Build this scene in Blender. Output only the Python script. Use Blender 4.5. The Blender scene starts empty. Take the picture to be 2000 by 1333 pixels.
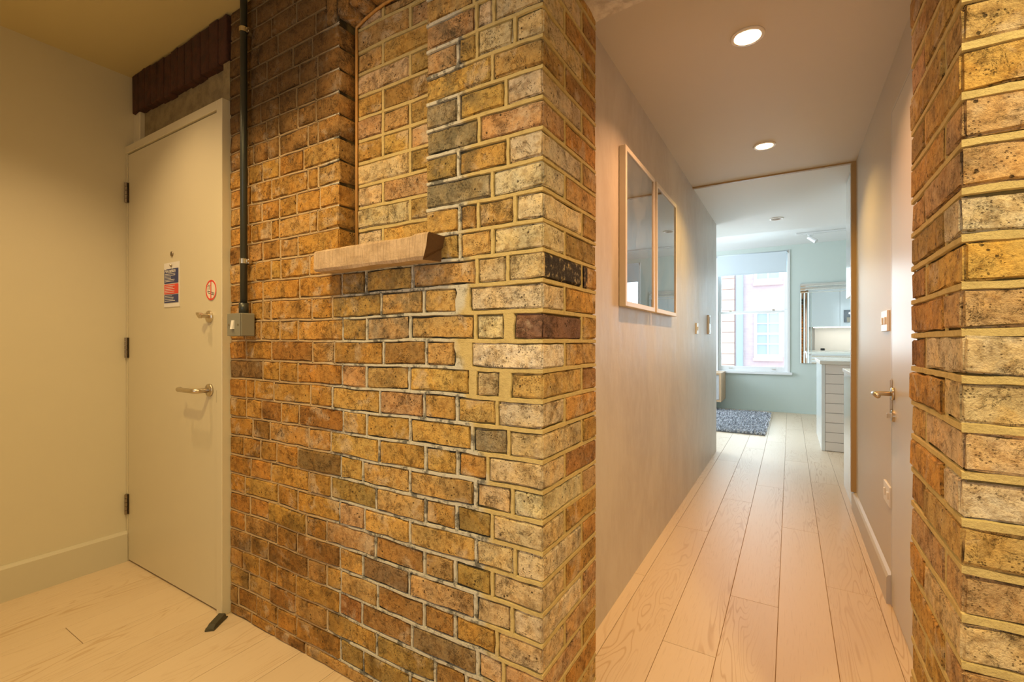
import bpy, bmesh, math, random
from mathutils import Vector, Matrix, noise
random.seed(7)
S = bpy.context.scene
COL = S.collection
R = math.radians
PI = math.pi

# ------------------------------------------------------------------ camera, world, lights, exposure
cam_d = bpy.data.cameras.new('camera'); cam = bpy.data.objects.new('camera', cam_d); COL.objects.link(cam)
cam_d.sensor_width = 36; cam_d.lens = 902/2000*36; cam_d.clip_start = 0.02; cam_d.clip_end = 200
cam.location = (0, 0, 1.1); cam.rotation_euler = (R(90), 0, R(31.05))
S.camera = cam
S.view_settings.view_transform = 'Standard'; S.view_settings.look = 'None'
S.view_settings.gamma = 1; S.view_settings.use_curve_mapping = False
S.view_settings.exposure = 0.0

w = bpy.data.worlds.new('sky'); S.world = w; w.use_nodes = True
bg = w.node_tree.nodes['Background']; bg.inputs[0].default_value = (0.80, 0.91, 1.0, 1); bg.inputs[1].default_value = 2.7

def light(name, kind, loc, power, color, rot=(0, 0, 0), **kw):
    d = bpy.data.lights.new(name, kind); o = bpy.data.objects.new(name, d); COL.objects.link(o)
    o.location = loc; o.rotation_euler = rot; d.energy = power; d.color = color
    for k, v in kw.items(): setattr(d, k, v)
    return o
WARM = (1.0, 0.62, 0.24); WARM2 = (1.0, 0.62, 0.32); NEUT = (1.0, 0.86, 0.62)
# lobby downlights (just outside the frame), then added fill lights
light('lobby_light_door', 'SPOT', (-2.15, 0.50, 2.41), 34, (1.0, 0.68, 0.34), spot_size=R(112), spot_blend=0.75, shadow_soft_size=0.03)
light('lobby_light_niche', 'SPOT', (-1.15, 0.58, 2.41), 9, (1.0, 0.6, 0.28), spot_size=R(122), spot_blend=0.7, shadow_soft_size=0.03)
light('lobby_light_corner', 'SPOT', (-1.20, 0.12, 2.41), 74, (1.0, 0.71, 0.28), spot_size=R(140), spot_blend=0.6, shadow_soft_size=0.05)
light('pier_fill', 'SPOT', (0.62, 0.20, 2.41), 112, (1.0, 0.78, 0.38), spot_size=R(140), spot_blend=0.6, shadow_soft_size=0.05)  # added fill lamp, put in to brighten the pier front
light('lobby_ceiling_fill', 'AREA', (-1.6, -0.75, 2.40), 5, (1.0, 0.69, 0.34), shape='RECTANGLE', size=2.0, size_y=1.5)  # added unseen fill to lift the floor and lower walls
light('lobby_back_fill', 'AREA', (-0.55, -1.7, 1.35), 7, (0.8, 0.9, 1.0), rot=(R(90), 0, R(-4)), shape='RECTANGLE', size=1.2, size_y=1.6, spread=R(110))  # added neutral fill from behind the camera, no window there
# corridor downlights
light('corridor_light_near', 'AREA', (-0.1385, 1.966, 2.292), 17, (1.0, 0.50, 0.23), shape='DISK', size=0.05)
light('corridor_light_far', 'AREA', (-0.13, 3.119, 2.292), 14, (1.0, 0.6, 0.15), shape='DISK', size=0.05)
# daylight entering by the windows of the living room, plus an added side fill
light('window_daylight_near', 'AREA', (-0.53, 8.66, 1.75), 40, (0.68, 0.9, 1.0), rot=(R(-78), 0, 0), shape='RECTANGLE', size=1.0, size_y=1.7)
light('window_daylight_far', 'AREA', (1.60, 8.66, 1.75), 40, (0.68, 0.9, 1.0), rot=(R(-78), 0, 0), shape='RECTANGLE', size=1.0, size_y=1.7)
light('living_side_fill', 'AREA', (-3.2, 6.9, 1.5), 120, (0.8, 0.86, 1.0), rot=(R(90), 0, R(-90)), shape='RECTANGLE', size=2.0, size_y=1.8)  # unseen fill added to brighten the room, no window in that wall

# ------------------------------------------------------------------ material helpers
class NT:
    def __init__(s, name):
        s.m = bpy.data.materials.new(name); s.m.use_nodes = True
        s.t = s.m.node_tree; s.b = s.t.nodes['Principled BSDF']; s.out = s.t.nodes['Material Output']
    def n(s, typ, **kw):
        x = s.t.nodes.new('ShaderNode' + typ)
        for k, v in kw.items(): setattr(x, k, v)
        return x
    def L(s, a, b): s.t.links.new(a, b)
    def val(s, sock, v):
        if hasattr(v, 'node'): s.L(v, sock)
        elif isinstance(v, (tuple, list)) and len(v) == 3 and sock.type == 'RGBA': sock.default_value = (*v, 1)
        else: sock.default_value = v
    def math(s, op, a, b=0.0, c=None, clamp=False):
        x = s.n('Math', operation=op, use_clamp=clamp); s.val(x.inputs[0], a); s.val(x.inputs[1], b)
        if c is not None: s.val(x.inputs[2], c)
        return x.outputs[0]
    def mix(s, f, a, b, mode='MIX'):
        x = s.n('MixRGB', blend_type=mode); s.val(x.inputs[0], f); s.val(x.inputs[1], a); s.val(x.inputs[2], b)
        return x.outputs[0]
    def noise(s, vec, scale, detail=4, rough=0.55, dist=0.0):
        x = s.n('TexNoise'); s.L(vec, x.inputs['Vector']); x.inputs['Scale'].default_value = scale
        x.inputs['Detail'].default_value = detail; x.inputs['Roughness'].default_value = rough; x.inputs['Distortion'].default_value = dist
        return x.outputs['Fac']
    def ss(s, v, a, b):
        x = s.n('MapRange', interpolation_type='SMOOTHSTEP'); s.val(x.inputs[0], v)
        x.inputs[1].default_value = a; x.inputs[2].default_value = b
        return x.outputs[0]
    def pos(s): return s.n('NewGeometry').outputs['Position']
    def sep(s, v):
        x = s.n('SeparateXYZ'); s.L(v, x.inputs[0]); return x.outputs
    def vmul(s, v, k):
        x = s.n('VectorMath', operation='MULTIPLY'); s.L(v, x.inputs[0]); x.inputs[1].default_value = k; return x.outputs[0]
    def vadd(s, a, b):
        x = s.n('VectorMath', operation='ADD'); s.L(a, x.inputs[0]); s.L(b, x.inputs[1]); return x.outputs[0]
    def bump(s, h, strength, dist):
        x = s.n('Bump'); s.val(x.inputs['Height'], h); x.inputs['Strength'].default_value = strength; x.inputs['Distance'].default_value = dist
        s.L(x.outputs[0], s.b.inputs['Normal'])
    def col(s, v): s.val(s.b.inputs['Base Color'], v)
    def rough(s, v): s.val(s.b.inputs['Roughness'], v)

def plain(name, color, rough=0.5, metal=0.0, emit=None, es=0, spec=0.5, grain=0.0):
    t = NT(name)
    if grain > 0:
        f = t.noise(t.pos(), 9, 5)
        c = t.mix(t.math('MULTIPLY', f, grain, clamp=True), color, tuple(k*0.72 for k in color))
        t.col(c)
        t.bump(t.noise(t.pos(), 180, 2), 0.08, 0.002)
    else: t.col(color)
    t.b.inputs['Roughness'].default_value = rough; t.b.inputs['Metallic'].default_value = metal
    t.b.inputs['Specular IOR Level'].default_value = spec
    if emit:
        t.b.inputs['Emission Color'].default_value = (*emit, 1); t.b.inputs['Emission Strength'].default_value = es
    return t.m

def region(t, P, x0, x1, z0, z1, soft):
    """smooth-edged box mask on the wall, in wall coordinates"""
    a = t.math('MULTIPLY', t.ss(P[0], x0-soft, x0+soft), t.ss(P[0], x1+soft, x1-soft))
    b = t.math('MULTIPLY', t.ss(P[2], z0-soft, z0+soft), t.ss(P[2], z1+soft, z1-soft))
    return t.math('MULTIPLY', a, b)

J0, JH = 0.0435, 0.07545          # first bed joint and course height of the brickwork
def brick_material():
    t = NT('stock_brick')
    oi = t.n('ObjectInfo'); base = oi.outputs['Color']; rnd = oi.outputs['Random']
    pos = t.pos()
    off = t.n('CombineXYZ'); r10 = t.math('MULTIPLY', rnd, 31.0)
    t.L(r10, off.inputs[0]); t.L(t.math('MULTIPLY', rnd, 83.0), off.inputs[1]); t.L(t.math('MULTIPLY', rnd, 19.0), off.inputs[2])
    v = t.vadd(pos, off.outputs[0])
    n1 = t.noise(v, 14, 4, 0.6, 0.6); n2 = t.noise(v, 55, 5, 0.65); n3 = t.noise(v, 240, 3, 0.7)
    c = t.mix(t.ss(n1, 0.35, 0.72), base, t.mix(1.0, base, (1.22, 1.08, 0.82), 'MULTIPLY'))
    c = t.mix(t.math('MULTIPLY', t.ss(n2, 0.46, 0.66), 0.68), c, t.mix(1.0, c, (0.52, 0.43, 0.34), 'MULTIPLY'))
    n4 = t.noise(v, 11, 4, 0.65, 0.4)
    c = t.mix(t.math('MULTIPLY', t.ss(n4, 0.54, 0.68), 0.55), c, (0.70, 0.58, 0.42))
    n5 = t.noise(v, 19, 5, 0.7, 0.5)
    c = t.mix(t.math('MULTIPLY', t.ss(n5, 0.53, 0.68), 0.68), c, t.mix(1.0, c, (0.40, 0.37, 0.34), 'MULTIPLY'))
    n6 = t.noise(pos, 6.5, 5, 0.7, 0.3)
    c = t.mix(t.math('MULTIPLY', t.ss(n6, 0.48, 0.64), 0.50), c, t.mix(1.0, c, (0.48, 0.44, 0.36), 'MULTIPLY'))
    c = t.mix(t.math('MULTIPLY', t.ss(n3, 0.42, 0.66), 0.30), c, t.mix(1.0, c, (0.5, 0.42, 0.34), 'MULTIPLY'))
    # cinder pits and cracks
    vo = t.n('TexVoronoi'); t.L(v, vo.inputs['Vector']); vo.inputs['Scale'].default_value = 62
    wv = t.noise(v, 120, 3, 0.7)
    pit = t.math('MULTIPLY', t.ss(t.math('ADD', vo.outputs['Distance'], t.math('MULTIPLY', wv, 0.28)), 0.345, 0.27), t.ss(t.noise(v, 27, 2), 0.54, 0.62))
    vo2 = t.n('TexVoronoi'); t.L(v, vo2.inputs['Vector']); vo2.inputs['Scale'].default_value = 200
    pit2 = t.math('MULTIPLY', t.ss(vo2.outputs['Distance'], 0.34, 0.2), t.ss(t.noise(v, 41, 2), 0.52, 0.62))
    cr = t.math('ABSOLUTE', t.math('SUBTRACT', t.noise(v, 17, 6, 0.75, 1.4), 0.5))
    crack = t.math('MULTIPLY', t.ss(cr, 0.010, 0.003), t.ss(n5, 0.47, 0.58))
    dark = t.math('MAXIMUM', t.math('MAXIMUM', pit, t.math('MULTIPLY', pit2, 0.75)), t.math('MULTIPLY', crack, 0.85))
    c = t.mix(t.math('MULTIPLY', dark, 0.88), c, (0.045, 0.028, 0.015))
    # soot and grime, plus shade painted under the ledge and at the top
    wob = t.n('TexNoise'); t.L(pos, wob.inputs['Vector']); wob.inputs['Scale'].default_value = 9; wob.inputs['Detail'].default_value = 3
    sc = t.n('VectorMath', operation='MULTIPLY_ADD'); t.L(wob.outputs['Color'], sc.inputs[0])
    sc.inputs[1].default_value = (0.16, 0, 0.16); t.L(pos, sc.inputs[2])
    P = t.sep(sc.outputs[0])
    fy = t.math('MULTIPLY', t.ss(P[1], 1.055, 1.04), t.ss(P[1], 0.95, 0.97))
    m1 = region(t, P, -0.80, -0.65, 1.52, 2.40, 0.035)
    m2 = region(t, P, -1.26, -0.78, 1.20, 1.42, 0.03)  # cast shadow of the ledge, painted as a dark patch
    m4 = region(t, P, -1.30, -0.72, 0.30, 1.15, 0.09)
    grime_shadow = t.math('MULTIPLY', t.math('MAXIMUM', t.math('MULTIPLY', m1, 0.85), t.math('MULTIPLY', m2, 0.75)), t.ss(t.noise(pos, 17, 5, 0.7), 0.38, 0.62))
    grime_shadow = t.math('MULTIPLY', grime_shadow, fy)
    c = t.mix(t.math('MULTIPLY', grime_shadow, 0.66), c, (0.10, 0.10, 0.075))
    m3 = t.math('MULTIPLY', region(t, P, -2.2, -1.22, 1.98, 2.6, 0.10), fy)  # dark wall top: dirt, with the lack of light painted in
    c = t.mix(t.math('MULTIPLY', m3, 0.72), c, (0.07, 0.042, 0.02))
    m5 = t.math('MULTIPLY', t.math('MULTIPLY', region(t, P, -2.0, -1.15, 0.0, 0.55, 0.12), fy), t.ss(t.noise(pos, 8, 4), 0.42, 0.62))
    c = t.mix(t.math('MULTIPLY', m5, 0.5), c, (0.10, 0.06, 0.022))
    q = t.sep(pos)
    m6 = t.math('MULTIPLY', region(t, (q[1], None, q[2]), 1.022, 1.30, J0+JH*16, J0+JH*17, 0.002), t.math('MULTIPLY', t.ss(q[0], -0.535, -0.528), t.ss(q[0], -0.4, -0.45)))
    c = t.mix(t.math('MULTIPLY', m6, t.ss(n2, 0.25, 0.5)), c, (0.045, 0.035, 0.03))
    t.col(c); t.rough(0.92); t.b.inputs['Specular IOR Level'].default_value = 0.25
    h = t.math('ADD', t.math('MULTIPLY', n2, 1.3), t.math('MULTIPLY', n3, 0.6))
    h = t.math('SUBTRACT', h, t.math('MULTIPLY', dark, 1.1))
    h = t.math('ADD', h, t.math('MULTIPLY', n1, 0.9))
    t.bump(h, 0.85, 0.0055)
    return t.m

def mortar_material(name, ribbon):
    t = NT(name); pos = t.pos()
    wob = t.n('TexNoise'); t.L(pos, wob.inputs['Vector']); wob.inputs['Scale'].default_value = 5; wob.inputs['Detail'].default_value = 4
    sc = t.n('VectorMath', operation='MULTIPLY_ADD'); t.L(wob.outputs['Color'], sc.inputs[0])
    sc.inputs[1].default_value = (0.30, 0, 0.30); t.L(pos, sc.inputs[2])
    P = t.sep(sc.outputs[0]); P0 = t.sep(pos)
    cream = (0.60, 0.475, 0.215); tan = (0.56, 0.41, 0.23); grey = (0.60, 0.58, 0.50); dark = (0.07, 0.072, 0.068)
    fr = t.math('MULTIPLY', t.ss(P0[1], 1.06, 1.045), t.ss(P0[0], 0.0, -0.1))
    xb = t.math('SUBTRACT', P[0], t.math('MULTIPLY', t.ss(P0[2], 1.2, 0.35), 0.08))
    right = t.ss(xb, -0.64, -0.60)
    left = t.ss(P[0], -1.10, -1.22)
    n = t.noise(pos, 26, 5, 0.7)
    mid = t.mix(t.ss(n, 0.52, 0.60) if ribbon else 0.85, grey, dark)
    if ribbon: mid = t.mix(t.math('MULTIPLY', t.ss(n, 0.50, 0.62), 0.8), grey, dark)
    c = t.mix(right, mid, cream)
    c = t.mix(left, c, tan)
    c = t.mix(fr, cream, c)
    top = t.math('MULTIPLY', region(t, P, -2.2, -1.15, 2.0, 2.7, 0.12), fr)  # dark wall top in the mortar: dirt plus painted shade
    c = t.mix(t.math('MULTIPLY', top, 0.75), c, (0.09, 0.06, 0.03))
    c = t.mix(t.math('MULTIPLY', t.ss(t.noise(pos, 40, 4, 0.7), 0.45, 0.75), 0.45), c, t.mix(1.0, c, (0.62, 0.58, 0.5), 'MULTIPLY'))
    if not ribbon: c = t.mix(1.0, c, (0.36, 0.34, 0.28), 'MULTIPLY')  # bed colour darkened to paint shading into the joints
    t.col(c); t.rough(0.95); t.b.inputs['Specular IOR Level'].default_value = 0.2
    t.bump(t.math('ADD', t.noise(pos, 70, 5, 0.7), t.math('MULTIPLY', t.noise(pos, 300, 2), 0.4)), 0.7, 0.005)
    return t.m

def oak_material():
    t = NT('oak_plank')
    oi = t.n('ObjectInfo'); rnd = oi.outputs['Random']
    pos = t.pos(); off = t.n('CombineXYZ'); k = t.math('MULTIPLY', rnd, 57.0)
    t.L(k, off.inputs[0]); t.L(t.math('MULTIPLY', rnd, 431.0), off.inputs[1]); t.L(t.math('MULTIPLY', rnd, 91.0), off.inputs[2])
    v = t.vadd(pos, off.outputs[0])
    vs = t.vmul(v, (1.0, 0.10, 1.0))
    ring = t.noise(vs, 9, 2, 0.5, 0.7)
    band = t.math('PINGPONG', t.math('MULTIPLY', ring, 40.0), 1.0)
    vf = t.vmul(v, (1.0, 0.045, 1.0))
    fib = t.noise(vf, 210, 4, 0.6)
    amt = t.math('MULTIPLY', t.ss(band, 0.62, 0.98), t.ss(t.noise(vs, 4, 2), 0.40, 0.62))
    base = t.mix(rnd, (0.68, 0.54, 0.375), (0.73, 0.59, 0.42))
    c = t.mix(t.math('MULTIPLY', amt, 0.62), base, (0.50, 0.33, 0.17))
    c = t.mix(t.math('MULTIPLY', t.ss(fib, 0.55, 0.72), 0.32), c, (0.50, 0.37, 0.23))
    kn = t.n('TexVoronoi'); t.L(t.vmul(v, (1, 0.35, 1)), kn.inputs['Vector']); kn.inputs['Scale'].default_value = 3.1
    c = t.mix(t.math('MULTIPLY', t.ss(kn.outputs['Distance'], 0.05, 0.02), 0.5), c, (0.33, 0.2, 0.1))
    t.col(c); t.rough(t.math('ADD', 0.36, t.math('MULTIPLY', fib, 0.16)))
    t.b.inputs['Specular IOR Level'].default_value = 0.5
    t.bump(t.math('SUBTRACT', t.math('MULTIPLY', fib, -0.5), amt), 0.15, 0.001)
    return t.m

def plaster_polished():
    t = NT('polished_plaster'); pos = t.pos()
    v = t.vmul(pos, (1, 1.0, 0.5))
    n1 = t.noise(v, 3.2, 5, 0.6, 0.6); n2 = t.noise(v, 26, 4, 0.6)
    c = t.mix(t.ss(n1, 0.32, 0.68), (0.53, 0.48, 0.42), (0.63, 0.59, 0.53))
    c = t.mix(t.math('MULTIPLY', t.ss(n2, 0.4, 0.7), 0.3), c, (0.66, 0.63, 0.58))
    t.col(c); t.rough(t.math('ADD', 0.34, t.math('MULTIPLY', n1, 0.25)))
    t.bump(t.noise(t.vmul(pos, (1, 1, 0.5)), 11, 4), 0.25, 0.01)
    return t.m

def wood_material(name, a, b, axis=(1, 0.1, 1)):
    t = NT(name); v = t.vmul(t.pos(), axis)
    t.col(t.mix(t.ss(t.noise(v, 60, 4, 0.6, 0.5), 0.35, 0.7), a, b)); t.rough(0.45)
    return t.m

def stone_material(name, a, b, ribs=False):
    t = NT(name); pos = t.pos()
    n = t.noise(pos, 22, 5, 0.65)
    c = t.mix(t.ss(n, 0.35, 0.7), a, b)
    h = t.math('ADD', t.noise(pos, 60, 5, 0.7), t.math('MULTIPLY', t.noise(pos, 12, 3), 1.2))
    if ribs:
        r = t.noise(t.vmul(pos, (1, 0.02, 0.06)), 210, 2)
        c = t.mix(t.math('MULTIPLY', t.ss(r, 0.45, 0.65), 0.4), c, tuple(k*0.6 for k in b))
        h = t.math('ADD', h, t.math('MULTIPLY', r, 1.2))
        gn = t.sep(t.n('NewGeometry').outputs['True Normal'])
        c = t.mix(t.math('MULTIPLY', t.ss(gn[0], 0.45, 0.6), t.ss(t.sep(pos)[0], -0.90, -0.88)), c, (0.12, 0.06, 0.025))   # broken right end of the ledge, coloured dark brown
    t.col(c); t.rough(0.9); t.bump(h, 0.7, 0.006)
    return t.m

def glass_material(name, gloss=0.07, tint=(1, 1, 1)):
    t = NT(name)
    tr = t.n('BsdfTransparent'); tr.inputs[0].default_value = (*tint, 1)
    gl = t.n('BsdfGlossy'); gl.inputs['Roughness'].default_value = 0.02
    mx = t.n('MixShader'); fr = t.n('Fresnel'); fr.inputs[0].default_value = 1.45
    t.L(fr.outputs[0], mx.inputs[0]); t.L(tr.outputs[0], mx.inputs[1]); t.L(gl.outputs[0], mx.inputs[2])
    t.L(mx.outputs[0], t.out.inputs['Surface'])
    return t.m

def far_brick(name, a, b, m):
    t = NT(name)
    br = t.n('TexBrick'); mp = t.n('Mapping'); t.L(t.pos(), mp.inputs[0]); mp.inputs['Rotation'].default_value = (R(90), 0, 0)
    t.L(mp.outputs[0], br.inputs['Vector']); br.inputs['Scale'].default_value = 2.2
    br.inputs['Color1'].default_value = (*a, 1); br.inputs['Color2'].default_value = (*b, 1); br.inputs['Mortar'].default_value = (*m, 1)
    br.inputs['Mortar Size'].default_value = 0.012
    t.col(br.outputs[0]); t.rough(0.9)
    return t.m

M = {}
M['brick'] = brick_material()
M['mortar'] = mortar_material('mortar_bed', False)
M['pointing'] = mortar_material('mortar_pointing', True)
M['oak'] = oak_material()
M['gap'] = plain('joint_gap', (0.30, 0.18, 0.08), 0.9)  # brown base under the planks, also used behind the door
M['polish'] = plaster_polished()
M['lobby_wall'] = plain('lobby_wall_paint', (0.66, 0.61, 0.47), 0.42, grain=0.12)
M['ceil'] = plain('ceiling_paint', (0.66, 0.61, 0.53), 0.6, grain=0.08)
M['ceil_lobby'] = plain('lobby_ceiling_paint', (0.62, 0.53, 0.28), 0.6, grain=0.08)
M['ceil_white'] = plain('living_ceiling_paint', (0.80, 0.82, 0.80), 0.6)
M['wall_c'] = plain('corridor_wall_paint', (0.60, 0.56, 0.50), 0.45, grain=0.1)
M['wall_l'] = plain('living_wall_paint', (0.62, 0.71, 0.66), 0.5, grain=0.08)
M['door'] = plain('door_paint', (0.66, 0.60, 0.44), 0.32, grain=0.1)
M['door2'] = plain('corridor_door_paint', (0.62, 0.61, 0.59), 0.34, grain=0.08)
M['base'] = plain('baseboard_paint', (0.60, 0.56, 0.44), 0.4, grain=0.1)
M['white'] = plain('white_gloss', (0.82, 0.84, 0.83), 0.25)
M['whitef'] = plain('picture_frame_white', (0.80, 0.74, 0.64), 0.4)
M['plast'] = plain('white_plastic', (0.80, 0.78, 0.74), 0.35)
M['gloss_w'] = plain('gloss_white_cabinet', (0.74, 0.80, 0.81), 0.12)
M['steel'] = plain('brushed_steel', (0.62, 0.55, 0.44), 0.28, 1.0)
M['hinge'] = plain('hinge_metal', (0.30, 0.25, 0.19), 0.4, 1.0)
M['conduit'] = plain('black_conduit', (0.055, 0.062, 0.055), 0.38, 0.4)
M['saddle'] = plain('galvanised_saddle', (0.66, 0.60, 0.46), 0.3, 1.0)
M['greybox'] = plain('grey_metal_clad', (0.24, 0.235, 0.19), 0.45, grain=0.2)
M['bronze'] = plain('bronze_strip', (0.42, 0.28, 0.11), 0.45)
M['rubber'] = plain('dark_rubber', (0.055, 0.05, 0.03), 0.5)
M['beam'] = stone_material('dark_red_brick', (0.075, 0.024, 0.012), (0.040, 0.015, 0.008))
M['arch'] = None
M['conc'] = stone_material('concrete_lintel', (0.31, 0.245, 0.13), (0.21, 0.16, 0.085))
M['sill'] = stone_material('sandstone_sill', (0.64, 0.47, 0.31), (0.50, 0.35, 0.21), True)
M['lintel'] = stone_material('rough_white_lintel', (0.78, 0.72, 0.62), (0.50, 0.43, 0.34))
M['bead'] = wood_material('timber_bead', (0.62, 0.34, 0.10), (0.44, 0.22, 0.06), (1, 1, 0.1))
M['wood'] = wood_material('pale_wood', (0.62, 0.42, 0.24), (0.52, 0.34, 0.18), (1, 1, 0.1))
M['tv_front'] = plain('grey_cabinet_front', (0.50, 0.52, 0.53), 0.4)
M['slat'] = plain('taupe_drawer_front', (0.78, 0.74, 0.69), 0.35, grain=0.1)
M['worktop'] = plain('pale_worktop', (0.74, 0.72, 0.64), 0.2)
M['splash'] = plain('backsplash', (0.66, 0.60, 0.54), 0.3, grain=0.1)
M['mirror'] = plain('mirror_silver', (0.93, 0.95, 0.94), 0.02, 1.0)
M['glass'] = glass_material('window_glass')
M['lens'] = plain('lamp_lens', (1, 0.9, 0.7), 0.4, emit=(1.0, 0.80, 0.48), es=9.0)
M['lens_in'] = plain('lamp_reflector', (0.95, 0.88, 0.74), 0.25, 0.0)
M['trim'] = plain('lamp_trim_white', (0.86, 0.83, 0.78), 0.35)
M['lens_off'] = plain('lamp_lens_unlit', (0.42, 0.45, 0.46), 0.25)
M['led'] = plain('led_strip', (1, 1, 0.9), 0.5, emit=(1.0, 0.97, 0.86), es=5.0)
M['black'] = plain('black_gloss', (0.012, 0.012, 0.014), 0.15)
M['display'] = plain('small_display', (0.6, 0.6, 0.6), 0.3, emit=(0.9, 0.95, 1), es=0.8)
M['blind'] = plain('blind_fabric', (0.66, 0.75, 0.80), 0.8)
M['rugbase'] = plain('rug_backing', (0.16, 0.17, 0.19), 0.95)
M['blue'] = plain('sign_blue', (0.02, 0.035, 0.16), 0.4)
M['red'] = plain('sign_red', (0.72, 0.05, 0.03), 0.4)
M['paper'] = plain('sign_white', (0.78, 0.76, 0.74), 0.4)
M['clear'] = plain('sticker_clear_face', (0.80, 0.72, 0.62), 0.25)
M['ink'] = plain('sign_black', (0.02, 0.02, 0.025), 0.5)
M['quoin'] = plain('terracotta_block', (0.84, 0.60, 0.50), 0.85, grain=0.2)
M['farbrick'] = far_brick('opposite_brick', (0.62, 0.50, 0.53), (0.68, 0.55, 0.56), (0.66, 0.60, 0.64))
M['farwhite'] = plain('opposite_white_paint', (0.88, 0.88, 0.88), 0.6)
M['farred'] = plain('opposite_red_sill', (0.80, 0.56, 0.53), 0.8)
M['farglass'] = plain('opposite_glass', (0.42, 0.52, 0.58), 0.15)
M['pipe'] = plain('opposite_downpipe', (0.42, 0.56, 0.62), 0.5)
M['street'] = plain('street_paving', (0.35, 0.35, 0.34), 0.9)

def rug_material():
    t = NT('shaggy_wool'); g = t.n('NewGeometry')
    r = t.ss(t.noise(g.outputs['Position'], 55, 3, 0.7), 0.35, 0.68)
    t.col(t.mix(r, (0.24, 0.26, 0.30), (0.85, 0.87, 0.90))); t.rough(0.9)
    return t.m
M['rug'] = rug_material()

def print_material():
    t = NT('framed_dark_print'); P = t.sep(t.pos())
    n = t.noise(t.pos(), 7, 5, 0.6, 0.8)
    c = t.mix(t.ss(n, 0.42, 0.60), (0.085, 0.095, 0.10), (0.17, 0.18, 0.18))
    t.col(c); t.rough(0.02); t.b.inputs['Specular IOR Level'].default_value = 0.9
    t.b.inputs['Coat Weight'].default_value = 1.0; t.b.inputs['Coat Roughness'].default_value = 0.01
    return t.m
M['print'] = print_material()

# ------------------------------------------------------------------ mesh helpers
class MB:
    def __init__(s): s.bm = bmesh.new()
    def box(s, x0, x1, y0, y1, z0, z1, bev=0.0, seg=1):
        vs = [s.bm.verts.new((x, y, z)) for x in (x0, x1) for y in (y0, y1) for z in (z0, z1)]
        q = [(0, 1, 3, 2), (4, 6, 7, 5), (0, 4, 5, 1), (2, 3, 7, 6), (0, 2, 6, 4), (1, 5, 7, 3)]
        fs = [s.bm.faces.new([vs[i] for i in f]) for f in q]
        if bev > 0:
            es = list({e for f in fs for e in f.edges})
            bmesh.ops.bevel(s.bm, geom=es, offset=bev, segments=seg, affect='EDGES', profile=0.5)
        return s
    def cyl(s, p0, p1, r0, r1=None, n=20, cap=True):
        r1 = r0 if r1 is None else r1
        p0, p1 = Vector(p0), Vector(p1); d = (p1-p0).normalized()
        a = d.orthogonal().normalized(); b = d.cross(a)
        A = []; B = []
        for i in range(n):
            t = 2*PI*i/n; u = a*math.cos(t)+b*math.sin(t)
            A.append(s.bm.verts.new(p0+u*r0)); B.append(s.bm.verts.new(p1+u*r1))
        for i in range(n):
            j = (i+1) % n; s.bm.faces.new((A[i], A[j], B[j], B[i]))
        if cap:
            s.bm.faces.new(A[::-1]); s.bm.faces.new(B)
        return s
    def tube(s, pts, r, n=12):
        pts = [Vector(p) for p in pts]; rings = []
        ref = None
        for i, p in enumerate(pts):
            d = (pts[min(i+1, len(pts)-1)]-pts[max(i-1, 0)]).normalized()
            a = (ref - d*ref.dot(d)).normalized() if ref is not None else d.orthogonal().normalized()
            ref = a; b = d.cross(a)
            rr = r[i] if isinstance(r, (list, tuple)) else r
            rings.append([s.bm.verts.new(p+(a*math.cos(2*PI*k/n)+b*math.sin(2*PI*k/n))*rr) for k in range(n)])
        for A, B in zip(rings, rings[1:]):
            for k in range(n):
                j = (k+1) % n; s.bm.faces.new((A[k], A[j], B[j], B[k]))
        s.bm.faces.new(rings[0][::-1]); s.bm.faces.new(rings[-1])
        return s
    def lathe(s, c, prof, n=40, axis='z'):
        """prof: list of (radius, height); closed ends when radius is 0"""
        rings = []
        for r, h in prof:
            if r < 1e-6: rings.append([s.bm.verts.new((0, 0, h))])
            else: rings.append([s.bm.verts.new((r*math.cos(2*PI*k/n), r*math.sin(2*PI*k/n), h)) for k in range(n)])
        for A, B in zip(rings, rings[1:]):
            for k in range(n):
                j = (k+1) % n
                if len(A) == 1 and len(B) == 1: continue
                if len(A) == 1: s.bm.faces.new((A[0], B[j], B[k]))
                elif len(B) == 1: s.bm.faces.new((A[k], A[j], B[0]))
                else: s.bm.faces.new((A[k], A[j], B[j], B[k]))
        m = Matrix.Identity(4)
        if axis == 'y': m = Matrix.Rotation(R(90), 4, 'X')
        if axis == 'x': m = Matrix.Rotation(R(90), 4, 'Y')
        vs = [v for ring in rings for v in ring]
        for v in vs: v.co = (m @ v.co) + Vector(c)
        return s
    def prism(s, pts, d):
        """polygon (3-D points) extruded by vector d"""
        A = [s.bm.verts.new(p) for p in pts]; B = [s.bm.verts.new(Vector(p)+Vector(d)) for p in pts]
        s.bm.faces.new(A[::-1]); s.bm.faces.new(B)
        for i in range(len(A)):
            j = (i+1) % len(A); s.bm.faces.new((A[i], A[j], B[j], B[i]))
        return s

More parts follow.
